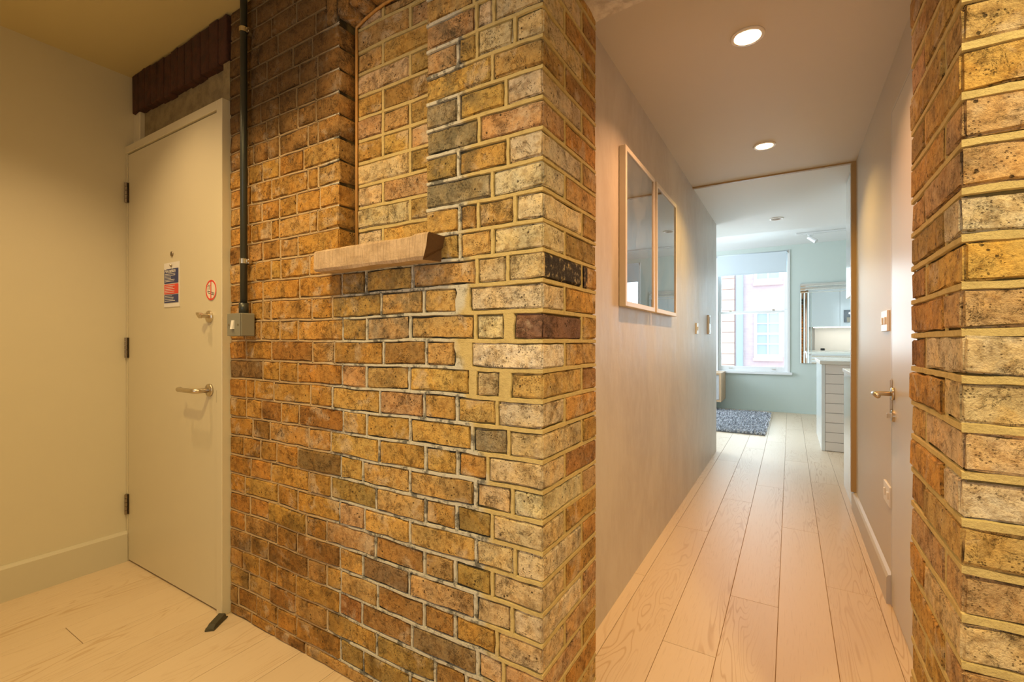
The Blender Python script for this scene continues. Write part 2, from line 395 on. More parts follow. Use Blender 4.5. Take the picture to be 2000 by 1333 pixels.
def wloc(o):
    v = Vector((0, 0, 0))
    while o: v += o.location; o = o.parent
    return v
def obj(name, mb, mat, parent=None, smooth=False, color=None):
    me = bpy.data.meshes.new(name); bm = mb.bm
    bmesh.ops.recalc_face_normals(bm, faces=bm.faces)
    if parent is not None:
        off = wloc(parent)
        for v in bm.verts: v.co -= off
    bm.to_mesh(me); bm.free()
    if smooth:
        me.polygons.foreach_set('use_smooth', [True]*len(me.polygons))
    me.materials.append(M[mat] if isinstance(mat, str) else mat)
    o = bpy.data.objects.new(name, me); COL.objects.link(o); o.parent = parent
    if color: o.color = (*color, 1)
    return o
def tag(o, label, cat, group=None):
    o['label'] = label; o['category'] = cat
    if group: o['group'] = group
    return o
def thing(name, loc, label, cat, group=None):
    o = bpy.data.objects.new(name, None); COL.objects.link(o); o.location = loc; o.empty_display_size = 0.1
    return tag(o, label, cat, group)
def struct(name, mb, mat, parent=None):
    o = obj(name, mb, mat, parent)
    if parent is None: o['kind'] = 'structure'
    return o
def estruct(name, loc=(0, 0, 0)):
    o = bpy.data.objects.new(name, None); COL.objects.link(o); o.location = loc; o['kind'] = 'structure'
    return o

# ------------------------------------------------------------------ brickwork
J0, JH = 0.0435, 0.07545          # first bed joint and course height
FY = 1.012                        # face of the brick wall
CX = -0.521                       # outer corner of the wall
JB = 1.377                        # back of the jamb
def dz(x, z, y=0): return 0.0055*noise.noise(Vector((x*3.1+y*2, z*2.3, 4.2))) + 0.0022*noise.noise(Vector((x*15, z*9, 1.1)))
rb = random.Random(11)

def brick_bm(x0, x1, y0, y1, z0, z1, faces=('f',), ch=0.0036, jit=0.0024, proud=0.0022):
    """one handmade brick: a box of uneven faces with worn arrises"""
    def lin(a, b, inner):
        w = b-a; c = min(0.0045, w*0.2); return [a, a+c]+[a+c+(w-2*c)*(k+1)/(inner+1) for k in range(inner)]+[b-c, b]
    xs = lin(x0, x1, max(1, int((x1-x0)/0.055)) if 'f' in faces or 't' in faces else 0)
    zs = lin(z0, z1, 0)
    side = 'r' in faces or 'l' in faces
    ys = lin(y0, y1, max(1, int((y1-y0)/0.055))) if side else [y0, y0+0.007, y1]
    pr = rb.uniform(-proud, proud); prs = rb.uniform(-proud, proud); tilt = rb.uniform(-0.002, 0.002); tw = rb.uniform(-0.0022, 0.0022)
    bm = bmesh.new(); vd = {}
    nx, ny, nz = len(xs)-1, len(ys)-1, len(zs)-1
    def V(i, j, k):
        if (i, j, k) in vd: return vd[(i, j, k)]
        x, y, z = xs[i], ys[j], zs[k]
        ex = (i in (0, nx)); ey = j == 0; ez = (k in (0, nz)); eyb = j == ny and side
        cnt = ex+(ey or eyb)+ez
        if cnt >= 2:
            s = ch*(1 if cnt == 2 else 1.7)*rb.uniform(0.6, 1.6)
            if rb.random() < 0.10: s *= 1.9
            if ex: x += s*(1 if i == 0 else -1)*0.6
            if ez: z += s*(1 if k == 0 else -1)*0.6
            if ey: y += s
            if eyb: y -= s
        if not (ex and side): x += rb.uniform(-jit, jit)*0.8
        z += rb.uniform(-jit, jit)*0.9 + tw*((x-(x0+x1)/2)/max(0.05, x1-x0))*2
        if j <= 1: y += rb.uniform(-jit, jit)*0.5 + pr + tilt*(z-z0)/(z1-z0)
        if side: x += (prs*0.7 + rb.uniform(-jit, jit)*0.4)*(1 if ('r' in faces and i >= nx-1) or ('l' in faces and i <= 1) else 0)
        z += dz(x, z, y-FY if side else 0)
        vd[(i, j, k)] = bm.verts.new((x, y, z)); return vd[(i, j, k)]
    for i in range(nx):
        for k in range(nz): bm.faces.new((V(i, 0, k), V(i+1, 0, k), V(i+1, 0, k+1), V(i, 0, k+1)))
        if side:
            for k in range(nz): bm.faces.new((V(i, ny, k), V(i, ny, k+1), V(i+1, ny, k+1), V(i+1, ny, k)))
        for j in range(ny):
            bm.faces.new((V(i, j, 0), V(i, j+1, 0), V(i+1, j+1, 0), V(i+1, j, 0)))
            bm.faces.new((V(i, j, nz), V(i+1, j, nz), V(i+1, j+1, nz), V(i, j+1, nz)))
    for j in range(ny):
        for k in range(nz):
            bm.faces.new((V(0, j, k), V(0, j, k+1), V(0, j+1, k+1), V(0, j+1, k)))
            bm.faces.new((V(nx, j, k), V(nx, j+1, k), V(nx, j+1, k+1), V(nx, j, k+1)))
    m = MB(); m.bm.free(); m.bm = bm
    return m

PAL = {'ochre': (0.55, 0.35, 0.115), 'tan': (0.57, 0.39, 0.17), 'yellow': (0.62, 0.42, 0.14), 'brown': (0.43, 0.26, 0.10),
       'pink': (0.56, 0.38, 0.21), 'olive': (0.42, 0.30, 0.11), 'pale': (0.68, 0.56, 0.36), 'cream': (0.72, 0.64, 0.48),
       'dark': (0.11, 0.085, 0.06), 'rust': (0.42, 0.21, 0.085), 'maroon': (0.25, 0.14, 0.11), 'white': (0.80, 0.76, 0.66),
       'grey': (0.36, 0.31, 0.21), 'red': (0.50, 0.17, 0.07), 'orange': (0.58, 0.35, 0.11), 'dun': (0.30, 0.22, 0.12)}
PRS = [0.0]
def pick(zone):
    if zone == 'pale': c = rb.choice(['pale', 'pale', 'pale', 'tan', 'yellow', 'cream'])
    elif zone == 'mid': c = rb.choice(['ochre', 'yellow', 'yellow', 'tan', 'tan', 'ochre', 'pink', 'olive'])
    elif zone == 'jamb': c = rb.choice(['ochre', 'ochre', 'brown', 'tan', 'pink', 'orange', 'olive'])
    elif zone == 'low': c = rb.choice(['ochre', 'olive', 'yellow', 'ochre', 'brown', 'tan'])
    else: c = rb.choice(['ochre', 'orange', 'brown', 'ochre', 'ochre', 'tan', 'ochre', 'yellow'])
    return vary(PAL[c])
def vary(c, a=0.09):
    f = rb.uniform(1-a, 1+a); return tuple(max(0.01, min(0.85, k*f*rb.uniform(0.96, 1.04))) for k in c)
def joint_z(n): return J0+JH*n

# positions of the vertical joints along each course, measured from the corner leftwards (pairs are wide closers)
PERP = {
-1:[-0.688,-0.845,-1.113,-1.456,-1.637,-1.791],
0:[-0.632,-0.730,-0.962,-1.159,-1.272,-1.507,-1.621,-1.756,-1.885],
1:[-0.656,-0.756,-0.866,-1.101,-1.340,-1.513,-1.670,-1.809],
2:[-0.636,-0.718,-0.954,-1.167,-1.276,-1.510,-1.625,-1.739,-1.848],
3:[-0.656,-0.794,-0.908,-1.097,-1.269,-1.342,-1.443,-1.682,-1.795],
4:[-0.610,-0.725,-0.964,-1.164,-1.274,-1.503,-1.624,-1.837],
5:[-0.671,-0.794,-0.906,-1.107,-1.342,-1.455,-1.677,-1.802],
6:[-0.602,-0.723,-0.962,-1.154,-1.276,-1.501,-1.619,-1.837],
7:[-0.671,-0.789,-0.902,-1.103,-1.320,-1.438,-1.663,-1.796],
8:[-0.609,-0.725,-0.962,-1.164,-1.269,-1.500,-1.627,-1.731,-1.845],
9:[-0.685,-0.785,-0.902,-1.091,-1.320,-1.438,-1.669,-1.784],
10:[-0.620,-0.735,-0.962,-1.146,-1.259,-1.493,-1.599,-1.722,-1.827],
11:[-0.656,-0.787,-0.906,-1.087,-1.315,-1.429,-1.646,-1.770,-1.830],
12:[(-0.647,-0.618),(-0.742,-0.725),-0.965,-1.148,-1.264,-1.501,-1.610,-1.716],
13:[(-0.791,-0.740),-0.899,-1.072,-1.303,-1.418,-1.659,-1.830],
14:[(-0.632,-0.608),-0.725,-0.962,-1.146,-1.261,-1.500,-1.608,-1.729,-1.834],
15:[(-0.787,-0.745),-0.908,-1.081,-1.313,-1.421,-1.663,-1.716,-1.791],
16:[-0.623,-0.720,-0.952,-1.150,-1.264,-1.490,-1.716,-1.827],
17:[-0.670,-0.777,-1.010,-1.180,-1.300,-1.435,-1.602,-1.663,-1.762],
18:[-0.602,-0.716,-0.779,-0.897,'n',-1.279,-1.500,-1.605,-1.716,-1.812],
19:[-0.671,-0.897,'n',-1.279,-1.390,-1.432,-1.611,-1.663,-1.791],
20:[-0.622,-0.783,-0.897,'n',-1.279,-1.377,-1.507,-1.611,-1.722,-1.812],
21:[-0.713,-0.897,'n',-1.279,-1.388,-1.443,-1.659,-1.793],
22:[-0.628,-0.781,-0.897,'n',-1.279,-1.466,-1.611,-1.716,-1.812],
23:[-0.670,-0.897,'n',-1.279,-1.388,-1.443,-1.611,-1.679,-1.777],
24:[-0.602,-0.720,-0.784,-0.897,'n',-1.279,-1.399,-1.501,-1.614,-1.692,-1.812],
25:[-0.666,-0.722,-0.897,'n',-1.279,-1.40,-1.510,-1.611,-1.73,-1.83],
26:[-0.60,-0.73,-0.897,'n',-1.279,-1.39,-1.49,-1.62,-1.79],
27:[-0.66,-0.78,-0.897,'n',-1.279,-1.42,-1.53,-1.69,-1.80],
28:[-0.60,-0.72,'a',-1.40,-1.62,-1.74],
29:[-0.66,-0.78,'a',-1.51,-1.66,-1.79],
30:[-0.60,-0.74,'a',-1.42,-1.53,-1.76],
31:[-0.66,-0.79,'a',-1.50,-1.71],
}
LEFT_END = -1.940
AX0, AX1 = -1.345, -0.83           # extent of the soldier arch above the niche
OVR = {(13,0):'white',(14,0):'maroon',(14,1):'cream',(15,0):'cream',(16,0):'pale',(17,0):'cream',(18,0):'cream',(19,0):'cream',
       (20,0):'cream',(21,0):'pink',(22,0):'cream',(23,0):'tan',(24,0):'pale',(12,0):'tan',(11,0):'cream',(10,0):'pale',(9,0):'pale',
       (8,0):'cream',(7,0):'pale',(6,0):'cream',(5,0):'pale',(4,0):'cream',(3,0):'pale',(2,0):'pink',
       (16,1):'pale',(10,1):'grey',(12,1):'pale',(19,1):'grey',(21,1):'grey',(20,2):'olive',(22,2):'grey',(23,1):'yellow',(24,3):'pink',
       (2,2):'dun',(1,3):'olive',(4,3):'dun',(3,3):'brown',(8,5):'dun',(12,8):'dun',(2,4):'rust',
       (5,3):'brown',(13,2):'brown',(6,4):'pink',(8,2):'tan',(7,3):'tan'}

wall = MB()
CY0 = FY+0.0075
wall.box(LEFT_END, CX-0.0085, CY0, JB-0.008, 0, joint_z(18)-0.004)
wall.box(LEFT_END, -1.279-0.006, CY0, JB-0.008, joint_z(18)-0.004, 2.43)
wall.box(-0.897+0.006, CX-0.0085, CY0, JB-0.008, joint_z(18)-0.004, 2.43)
wall.box(-1.279-0.006, -0.897+0.006, 1.0865, JB-0.008, joint_z(18)-0.004, 2.18)
wall.box(-1.279-0.006, -0.897+0.006, CY0, JB-0.008, 2.22, 2.43)
wall_f = struct('wall_front', wall, 'mortar')
pointing = MB(); BR = []; STUFF = MB(); STUFF.n = 0

def ribbon(ptsfn, n, wdt, nrm, lift, up):
    """strip of pointing following ptsfn(t); its edges wander"""
    vs = []
    for i in range(n+1):
        p = Vector(ptsfn(i/n)); a = wdt*rb.uniform(0.75, 1.12)/2; b = wdt*rb.uniform(0.75, 1.12)/2
        s = p - up*(a+0.0016); e = p + up*(b+0.0016)
        vs.append([pointing.bm.verts.new(q) for q in (s - nrm*0.006, p - up*a + nrm*lift, p + up*b + nrm*lift, e - nrm*0.006)])
    for A, B in zip(vs, vs[1:]):
        for k in range(3): pointing.bm.faces.new((A[k], B[k], B[k+1], A[k+1]))
NY = Vector((0, -1, 0)); NX = Vector((1, 0, 0)); UZ = Vector((0, 0, 1)); UX = Vector((1, 0, 0)); UY = Vector((0, 1, 0))

def gapw(x):   # half joint: wide to the right, tight to the left
    return 0.0040 + 0.0032*max(0.0, min(1.0, (x+1.15)/0.45))

def add_brick(parent, mb, col, sink=False):
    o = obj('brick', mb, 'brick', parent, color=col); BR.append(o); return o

for n in range(-1, 32):
    zb = 0.0 if n == -1 else joint_z(n); zt = joint_z(n+1)
    if n == 31: zt = 2.43
    right = CX; wasn = False; idx = 0
    items = [p for p in PERP[n]] + [LEFT_END-0.004]
    for it in items:
        if it == 'n':
            right = -1.279; wasn = True; continue
        if it == 'a':
            x0 = AX1
            if abs(right-x0) > 0.03:
                g = gapw(x0); gz = gapw(right)
                m = brick_bm(x0+g, right-(g if right != CX else 0), FY, FY+0.1, zb+g, zt-g)
                add_brick(wall_f, m, vary(PAL['ochre']))
            right = AX0; wasn = True; continue
        if wasn and it == -1.279: continue
        lo, hi = (it if isinstance(it, tuple) else (it, it))
        corner = idx == 0
        gl = gapw(hi); gr = gapw(right)
        x0 = hi+gl; x1 = right-(0 if (corner or wasn) else gr)
        if it == -0.897: x0 = hi
        gz = gapw((x0+x1)/2)
        b0 = zb+(gz if n > -1 else 0.0005); b1 = zt-gz
        xm = (x0+x1)/2
        zone = 'pale' if xm > -0.70 else ('mid' if xm > -1.32 else 'left')
        if n < 4 and xm < -0.72: zone = 'low'
        colr = vary(PAL[OVR[(n, idx)]], 0.06) if (n, idx) in OVR else pick(zone)
        if xm > -0.72 and (n, idx) not in OVR: pass
        if xm < -1.35:
            colr = (colr[0]*0.90, colr[1]*0.80, colr[2]*0.66)
        depth = 0.1
        if corner:
            depth = (0.252 if n % 2 == 0 else 0.133)
            m = brick_bm(x0, x1, FY, FY+depth-0.006, b0, b1, ('f', 'r'))
        elif wasn: m = brick_bm(x0, x1, FY, FY+0.1, b0, b1, ('f', 'r'))
        elif it == -0.897: m = brick_bm(x0, x1, FY, FY+0.1, b0, b1, ('f', 'l'))
        else: m = brick_bm(x0, x1, FY, FY+depth, b0, b1)
        add_brick(wall_f, m, colr)
        # vertical pointing
        if it != -0.897 and lo > LEFT_END:
            wd = (hi-lo) + gapw(hi)*2*0.62
            xc = (lo+hi)/2
            ribbon(lambda t: (xc+0.001*math.sin(t*9+n), FY, zb+(zt-zb)*t + dz(xc, zb+(zt-zb)*t)), 4, wd, NY, -0.0005 if xc > -1.2 else -0.003, UX)
        if isinstance(it, tuple): right = lo
        else: right = it
        wasn = False; idx += 1
    # jamb behind the corner brick
    y0 = FY+(0.252 if n % 2 == 0 else 0.133)
    jn = 'dark' if n == 16 else ('maroon' if n == 14 else None)
    if jn:
        BR_last = [o for o in BR if True]
    m = brick_bm(CX-0.11, CX, y0+0.006, JB, zb+(0.006 if n > -1 else 0.0005), zt-0.006, ('r',))
    add_brick(wall_f, m, vary(PAL['dark']) if n == -1 else pick('jamb'))
    ribbon(lambda t: (CX, y0+0.001*math.sin(t*7), zb+(zt-zb)*t), 4, 0.009, NX, -0.001, UY)
    if n >= 0:      # bed joint below this course, front and jamb
        segs = [(LEFT_END, CX)] if n <= 17 else ([(LEFT_END, -1.279), (-0.897, CX)] if n <= 28 else [(LEFT_END, AX0), (AX1, CX)])
        for a, b in segs:
            k = max(2, int((b-a)/0.03))
            pts = []
            base = len(pointing.bm.verts)
            for q in range(0, k):
                pass
            def f(t, a=a, b=b): 
                x = a+(b-a)*t; return (x, FY, zb+dz(x, zb))
            # width changes with x: build in runs
            runs = 6 if (b-a) > 0.5 else 2
            for r_ in range(runs):
                aa = a+(b-a)*r_/runs; bb = a+(b-a)*(r_+1)/runs; xc = (aa+bb)/2
                ribbon(lambda t: f((aa+(bb-aa)*t-a)/(b-a)), max(2, int((bb-aa)/0.022)), gapw(xc)*2*0.66, NY, (-0.0002 if xc > -1.2 else -0.003), UZ)
        ribbon(lambda t: (CX, FY+(JB-FY)*t, zb+dz(CX, zb, (JB-FY)*t)), 14, 0.0095, NX, -0.0005, UZ)
    # niche infill, set back
    if 18 <= n <= 28:
        zt2 = min(zt, 2.20)
        ps = {0: [-1.144], 1: [-1.024]}[n % 2]
        if n in (22, 23): ps = [-1.024, -1.144]
        xs = [-0.897]+ps+[-1.268]
        for q in range(len(xs)-1):
            a, b = xs[q+1]+0.0055, xs[q]-(0.0055 if q else -0.01)
            cc = PAL['pink'] if (n == 20 and q == 0) else None
            m = brick_bm(a, b, 1.078, 1.15, zb+0.006, zt2-0.006)
            add_brick(wall_f, m, vary(cc) if cc else pick(rb.choice(['mid', 'pale'])))
            if q: ribbon(lambda t: (xs[q], 1.078, zb+(zt2-zb)*t), 4, 0.010, NY, -0.001, UX)
        ribbon(lambda t: (-1.27+(0.385)*t, 1.078, zb+dz(-1.27+0.385*t, zb)), 12, 0.010, NY, -0.0005, UZ)
# a few bricks of the jamb with their own look
def arch_z(x): # soffit of the niche head
    u = (x+1.088)/0.191; return 2.205-0.040*u*u
k = 9
for q in range(k):        # soldier bricks of the arch
    xa = AX0+(AX1-AX0)*q/k; xb_ = AX0+(AX1-AX0)*(q+1)/k; xm = (xa+xb_)/2
    zl = arch_z(max(-1.279, min(-0.897, xm)))
    m = brick_bm(xa+0.004, xb_-0.004, FY, FY+0.1, zl, 2.424)
    add_brick(wall_f, m, vary(PAL['red']))
for o in BR:
    pass
pt = obj('mortar_pointing', pointing, 'pointing', wall_f); pt['kind'] = 'stuff'
# bricks past the limit of single parts: the highest courses become one joined part
nb = len(BR)
if nb > 298:
    order = sorted(BR, key=lambda o: -max(v.co.z for v in o.data.vertices) - (0.6 if min(v.co.x for v in o.data.vertices) < -1.35 else 0))
    kill = order[:nb-298]; j = bmesh.new()
    for o in kill:
        j.from_mesh(o.data); bpy.data.objects.remove(o)
    mm = MB(); mm.bm.free(); mm.bm = j
    so = obj('upper_brickwork', mm, 'brick', wall_f, smooth=True, color=(0.40, 0.235, 0.085)); so['kind'] = 'stuff'

# timber bead lining the niche
bead = MB()
pts = [(-1.262, 1.0725, joint_z(18)-0.03), (-1.262, 1.0725, 1.8), (-1.262, 1.0725, 2.15)]
for i in range(9):
    x = -1.262+0.348*i/8; pts.append((x, 1.0725, arch_z(max(-1.27, min(-0.905, x)))-0.006))
bead.tube(pts, 0.0048, 8)
obj('timber_bead', bead, 'bead', wall_f, smooth=True)

# pier to the right of the opening
PX = 0.237; PJ = 0.0767
pier = MB(); pier.box(PX+0.009, 1.40, FY+0.0085, 1.366, 0, 2.43)
wall_p = struct('wall_pier', pier, 'mortar')
pointing = MB()
PC = {25:'tan',24:'pink',22:'yellow',21:'pink',20:'pink',19:'pale',18:'yellow',16:'pink',15:'pale',14:'pale',13:'pale',12:'pale',11:'cream',10:'pale',9:'pink',8:'pale'}
PORD = {20:'tan',19:'yellow',18:'pink',17:'pink',16:'cream',15:'yellow',14:'pink',13:'cream',12:'pale',11:'pale',10:'cream',9:'tan',8:'pink',7:'pale'}
for n in range(-1, 18+14):
    zb = 1.1125+PJ*(n-14); zt = zb+PJ
    if zb > 2.43: break
    zb = max(0.0, zb); zt = min(2.43, zt)
    if zt-zb < 0.02: continue
    g = 0.0075; ev = n % 2 == 0
    d = 0.105 if ev else 0.245
    xe = PX+(0.225 if ev else 0.105)
    c0 = vary(PAL[PORD.get(n, rb.choice(['pale', 'yellow', 'pink', 'tan']))], 0.06)
    m = brick_bm(PX, xe-g, FY, FY+d-g, zb+g, zt-g, ('f', 'l'), proud=0.0035, jit=0.003, ch=0.0045)
    add_brick(wall_p, m, c0)
    m = brick_bm(PX, PX+0.1, FY+d+0.003, JB, zb+g, zt-g, ('l',), proud=0.004, jit=0.003)
    add_brick(wall_p, m, pick('jamb'))
    x = xe; first = True
    while x < 1.38:
        L_ = 0.225 if rb.random() < 0.6 else 0.11
        x2 = min(1.40, x+L_)
        if x2-x < 0.05: break
        m = brick_bm(x+0.002, x2-g, FY, FY+0.1, zb+g, zt-g); add_brick(wall_p, m, pick('pale'))
        ribbon(lambda t: (x-0.003, FY, zb+(zt-zb)*t), 4, 0.012, NY, 0, UX)
        x = x2
    ribbon(lambda t: (PX, FY+d-0.002, zb+(zt-zb)*t), 4, 0.008, -NX, -0.003, UY)
    if zb > 0:
        ribbon(lambda t: (PX+(1.40-PX)*t, FY, zb+dz(PX+(1.16)*t, zb)), 44, 0.0125, NY, 0.0002, UZ)
        ribbon(lambda t: (PX, FY+(JB-FY)*t, zb+dz(PX, zb, (JB-FY)*t)), 14, 0.010, -NX, -0.0005, UZ)
pt = obj('mortar_pointing', pointing, 'pointing', wall_p); pt['kind'] = 'stuff'

# rough stone lintel across the opening
lt = bmesh.new(); rr = random.Random(3)
nxl, nyl = 26, 12; grid = {}
for i in range(nxl+1):
    for j in range(nyl+1):
        x = -0.62+(0.97)*i/nxl; y = FY+0.004+(JB-FY-0.004)*j/nyl
        grid[i, j] = lt.verts.new((x, y, 2.104+0.012*noise.noise(Vector((x*9, y*9, 0)))+rr.uniform(-.003, .003)))
for i in range(nxl):
    for j in range(nyl): lt.faces.new((grid[i, j], grid[i+1, j], grid[i+1, j+1], grid[i, j+1]))
top = {}
for i in range(nxl+1):
    for j in (0, nyl): top[i, j] = lt.verts.new((grid[i, j].co.x, grid[i, j].co.y, 2.43))
for i in range(nxl):
    for j in (0, nyl): lt.faces.new((grid[i, j], grid[i+1, j], top[i+1, j], top[i, j]))
mm = MB(); mm.bm.free(); mm.bm = lt
lo = struct('trim_1', mm, 'lintel')
lo['label'] = 'rough pale stone lintel over the corridor opening'

# ------------------------------------------------------------------ lobby shell
m = MB(); m.box(-2.97, -2.85, -1.9, 1.05, 0, 2.43); struct('wall_left', m, 'lobby_wall')
m = MB(); m.box(-2.97, 1.52, -1.9, -1.78, 0, 2.43); struct('wall_back', m, 'lobby_wall')
m = MB(); m.box(1.40, 1.52, -1.9, 1.4, 0, 2.43); struct('wall_right', m, 'lobby_wall')
m = MB(); m.box(-2.97, 1.52, -1.9, 1.42, 2.43, 2.60); struct('ceiling', m, 'ceil_lobby')
m = MB(); m.prism([(-2.85, -1.78, 0), (-2.832, -1.78, 0), (-2.832, -1.78, 0.138), (-2.838, -1.78, 0.146), (-2.845, -1.78, 0.150), (-2.85, -1.78, 0.150)], (0, 1.78+0.985, 0))
struct('baseboard_left', m, 'base')
# header above the door
hd = estruct('wall_header')
m = MB(); m.box(-2.775, -1.942, 1.035, 1.30, 2.045, 2.245); m.box(-1.99, -1.942, 1.012, 1.3, 2.074, 2.236)
obj('concrete_band', m, 'conc', hd)
m = MB(); m.box(-2.85, -2.775, 1.015, 1.30, 2.045, 2.26, 0.002); obj('plaster_return', m, 'lobby_wall', hd)
m = MB(); m.box(-2.97, -1.942, 1.06, 1.30, 0, 2.045); obj('backing', m, 'gap', hd)  # unseen box added behind the door to block light
m = MB(); m.box(-2.85, -1.942, 1.025, 1.30, 2.25, 2.43); obj('beam_core', m, 'beam', hd)
x = -2.83; rs = random.Random(5)
while x < -1.96:
    wd = rs.uniform(0.062, 0.072); x2 = min(x+wd, -1.943)
    mb = brick_bm(x+0.0014, x2-0.0008, 1.002, 1.06, 2.236+rs.uniform(-.004, .004), 2.424+rs.uniform(-.004, .003), ch=0.0014, jit=0.0012, proud=0.0008)
    o = obj('brick', mb, 'beam', hd, smooth=True); x = x2

# ------------------------------------------------------------------ entrance door
DY = 0.988
dr = estruct('door_1', (-2.42, 1.0, 0))
m = MB(); m.box(-2.832, -1.987, DY, DY+0.044, 0.008, 2.030, 0.0015); leaf = obj('door_leaf', m, 'door', dr)
m = MB(); m.box(-1.9825, -1.941, 0.981, 1.050, 0, 2.072, 0.0015)
m.box(-2.848, -1.983, 0.981, 1.050, 2.0355, 2.072, 0.0015)
m.box(-2.848, -2.836, 0.985, 1.050, 0, 2.0355, 0.001)
obj('door_frame', m, 'door', dr)
for z in (1.84, 1.067, 0.286):
    m = MB()
    for k in range(5): m.cyl((-2.834, 0.980, z-0.05+0.0202*k), (-2.834, 0.980, z-0.05+0.0202*k+0.0185), 0.0068, n=12)
    m.box(-2.846, -2.835, 0.984, 0.9865, z-0.05, z+0.05); m.box(-2.833, -2.820, 0.9862, 0.9885, z-0.05, z+0.05)
    obj('hinge', m, 'hinge', dr, smooth=False)
def rose(mb, x, y, z, r=0.026, t=0.009, d=-1):
    mb.lathe((x, y, z), [(0, 0), (r, 0), (r, t-0.002), (r-0.002, t), (0, t)], 28, 'y')
m = MB(); rose(m, -2.045, DY, 0.898)
m.tube([(-2.045, DY-0.008, 0.898), (-2.045, DY-0.045, 0.898), (-2.050, DY-0.056, 0.898), (-2.062, DY-0.060, 0.898), (-2.175, DY-0.060, 0.898), (-2.187, DY-0.056, 0.898), (-2.190, DY-0.045, 0.898)],
       [0.010, 0.010, 0.010, 0.0095, 0.0095, 0.0095, 0.009], 14)
obj('door_handle', m, 'steel', dr, smooth=True)
m = MB(); rose(m, -2.045, DY, 1.200, 0.025)
m.cyl((-2.045, DY-0.008, 1.203), (-2.045, DY-0.034, 1.203), 0.009, n=16)
m.prism([(-2.047, DY-0.03, 1.192), (-2.038, DY-0.03, 1.205), (-2.045, DY-0.03, 1.214), (-2.066, DY-0.03, 1.217), (-2.070, DY-0.03, 1.211), (-2.056, DY-0.03, 1.197)], (0, -0.013, 0))
obj('thumb_turn', m, 'steel', dr)
m = MB(); m.box(-1.9935, -1.9865, DY-0.002, DY+0.02, 0.85, 0.90, 0.0006); obj('latch_plate', m, 'hinge', dr)
m = MB(); m.lathe((-2.372, DY, 1.49), [(0, 0.006), (0.006, 0.006), (0.011, 0.004), (0.011, 0)], 20, 'y'); obj('peephole', m, 'hinge', dr, smooth=True)

# fire action sign hanging on the door, seen as a thing of its own
sg = thing('fire_notice', (-2.373, DY-0.001, 1.253), 'blue and red fire action notice stuck on the entrance door below the peephole', 'sign')
SX0, SX1, SZ0, SZ1 = -2.445, -2.301, 1.253, 1.4525
m = MB(); m.box(SX0, SX1, DY-0.0025, DY-0.0005, SZ0, SZ1); obj('sheet', m, 'paper', sg)
def panel(name, x0, x1, z0, z1, mat, y=DY-0.003, par=sg, th=0.0008):
    m = MB(); m.box(x0, x1, y-th, y, z0, z1); return obj(name, m, mat, par)
panel('blue_panel', SX0+0.005, SX1-0.008, 1.359, 1.424, 'blue')
panel('red_panel', SX0+0.005, SX1-0.008, 1.311, 1.355, 'red')
panel('blue_panel', SX0+0.005, SX1-0.008, 1.272, 1.308, 'blue')
def text(body, x, z, size, mat, par, y, name='lettering', align='LEFT', bold=0.0):
    cu = bpy.data.curves.new('t', 'FONT'); cu.body = body; cu.size = size; cu.align_x = align; cu.offset = bold
    to = bpy.data.objects.new('t', cu); COL.objects.link(to)
    dg = bpy.context.evaluated_depsgraph_get(); me = bpy.data.meshes.new_from_object(to.evaluated_get(dg))
    bpy.data.objects.remove(to)
    off = wloc(par); me.transform(Matrix.Translation(Vector((x, y, z))-off) @ Matrix.Rotation(R(90), 4, 'X'))
    me.materials.clear(); me.materials.append(M[mat]); o = bpy.data.objects.new(name, me); COL.objects.link(o); o.parent = par
    return o
text('Fire action', SX0+0.012, 1.4075, 0.0235, 'paper', sg, DY-0.0043, bold=0.0006)
m = MB(); rl = random.Random(2)
def lines(z0, n, step, x0=SX0+0.012, wmax=0.11):
    for i in range(n):
        wd = wmax*rl.uniform(0.55, 1.0); m.box(x0, x0+wd, DY-0.0044, DY-0.0040, z0-i*step, z0-i*step+0.0022)
lines(1.400, 6, 0.0066, wmax=0.10); lines(1.347, 5, 0.0075); lines(1.301, 4, 0.0072)
obj('small_print', m, 'paper', sg)
m = MB(); m.lathe((-2.373, DY-0.003, 1.438), [(0, 0.006), (0.004, 0.006), (0.006, 0.003), (0.006, 0)], 14, 'y'); obj('hook', m, 'hinge', sg)

ns = thing('no_smoking_sticker', (-2.035, DY-0.001, 1.266), 'round red and white no smoking sticker above the thumb turn lock', 'sign')
cx, cz, yy = -2.035, 1.309, DY-0.0008
m = MB(); m.lathe((cx, yy, cz), [(0, 0), (0.0425, 0), (0.0425, 0.0008), (0, 0.0008)], 40, 'y'); obj('sticker_face', m, 'clear', ns)
m = MB(); m.lathe((cx, yy-0.0009, cz), [(0.0355, 0), (0.0355, 0.0006), (0.042, 0.0006), (0.042, 0), (0.0355, 0)], 40, 'y')
m.box(cx-0.0022, cx+0.0022, yy-0.0022, yy-0.0016, cz-0.036, cz+0.036); obj('prohibition_ring', m, 'red', ns)
m = MB()
def bar2(x0, z0, x1, z1, w):
    d = Vector((x1-x0, 0, z1-z0)).normalized(); nn = Vector((-d.z, 0, d.x))*w/2
    a = Vector((cx+x0, yy-0.0010, cz+z0)); b = Vector((cx+x1, yy-0.0010, cz+z1))
    m.prism([a-nn, b-nn, b+nn, a+nn], (0, -0.0005, 0))
bar2(-0.026, -0.002, 0.024, -0.013, 0.0018); bar2(-0.024, -0.010, 0.022, -0.021, 0.0018)
bar2(-0.026, -0.002, -0.024, -0.010, 0.0018); bar2(0.024, -0.013, 0.022, -0.021, 0.0018); bar2(0.014, -0.011, 0.012, -0.019, 0.0018)
for s in (0, 0.010):
    bar2(-0.026+s, 0.003, -0.022+s, 0.010, 0.0014); bar2(-0.022+s, 0.010, -0.026+s, 0.016, 0.0014); bar2(-0.026+s, 0.016, -0.016+s, 0.022, 0.0014)
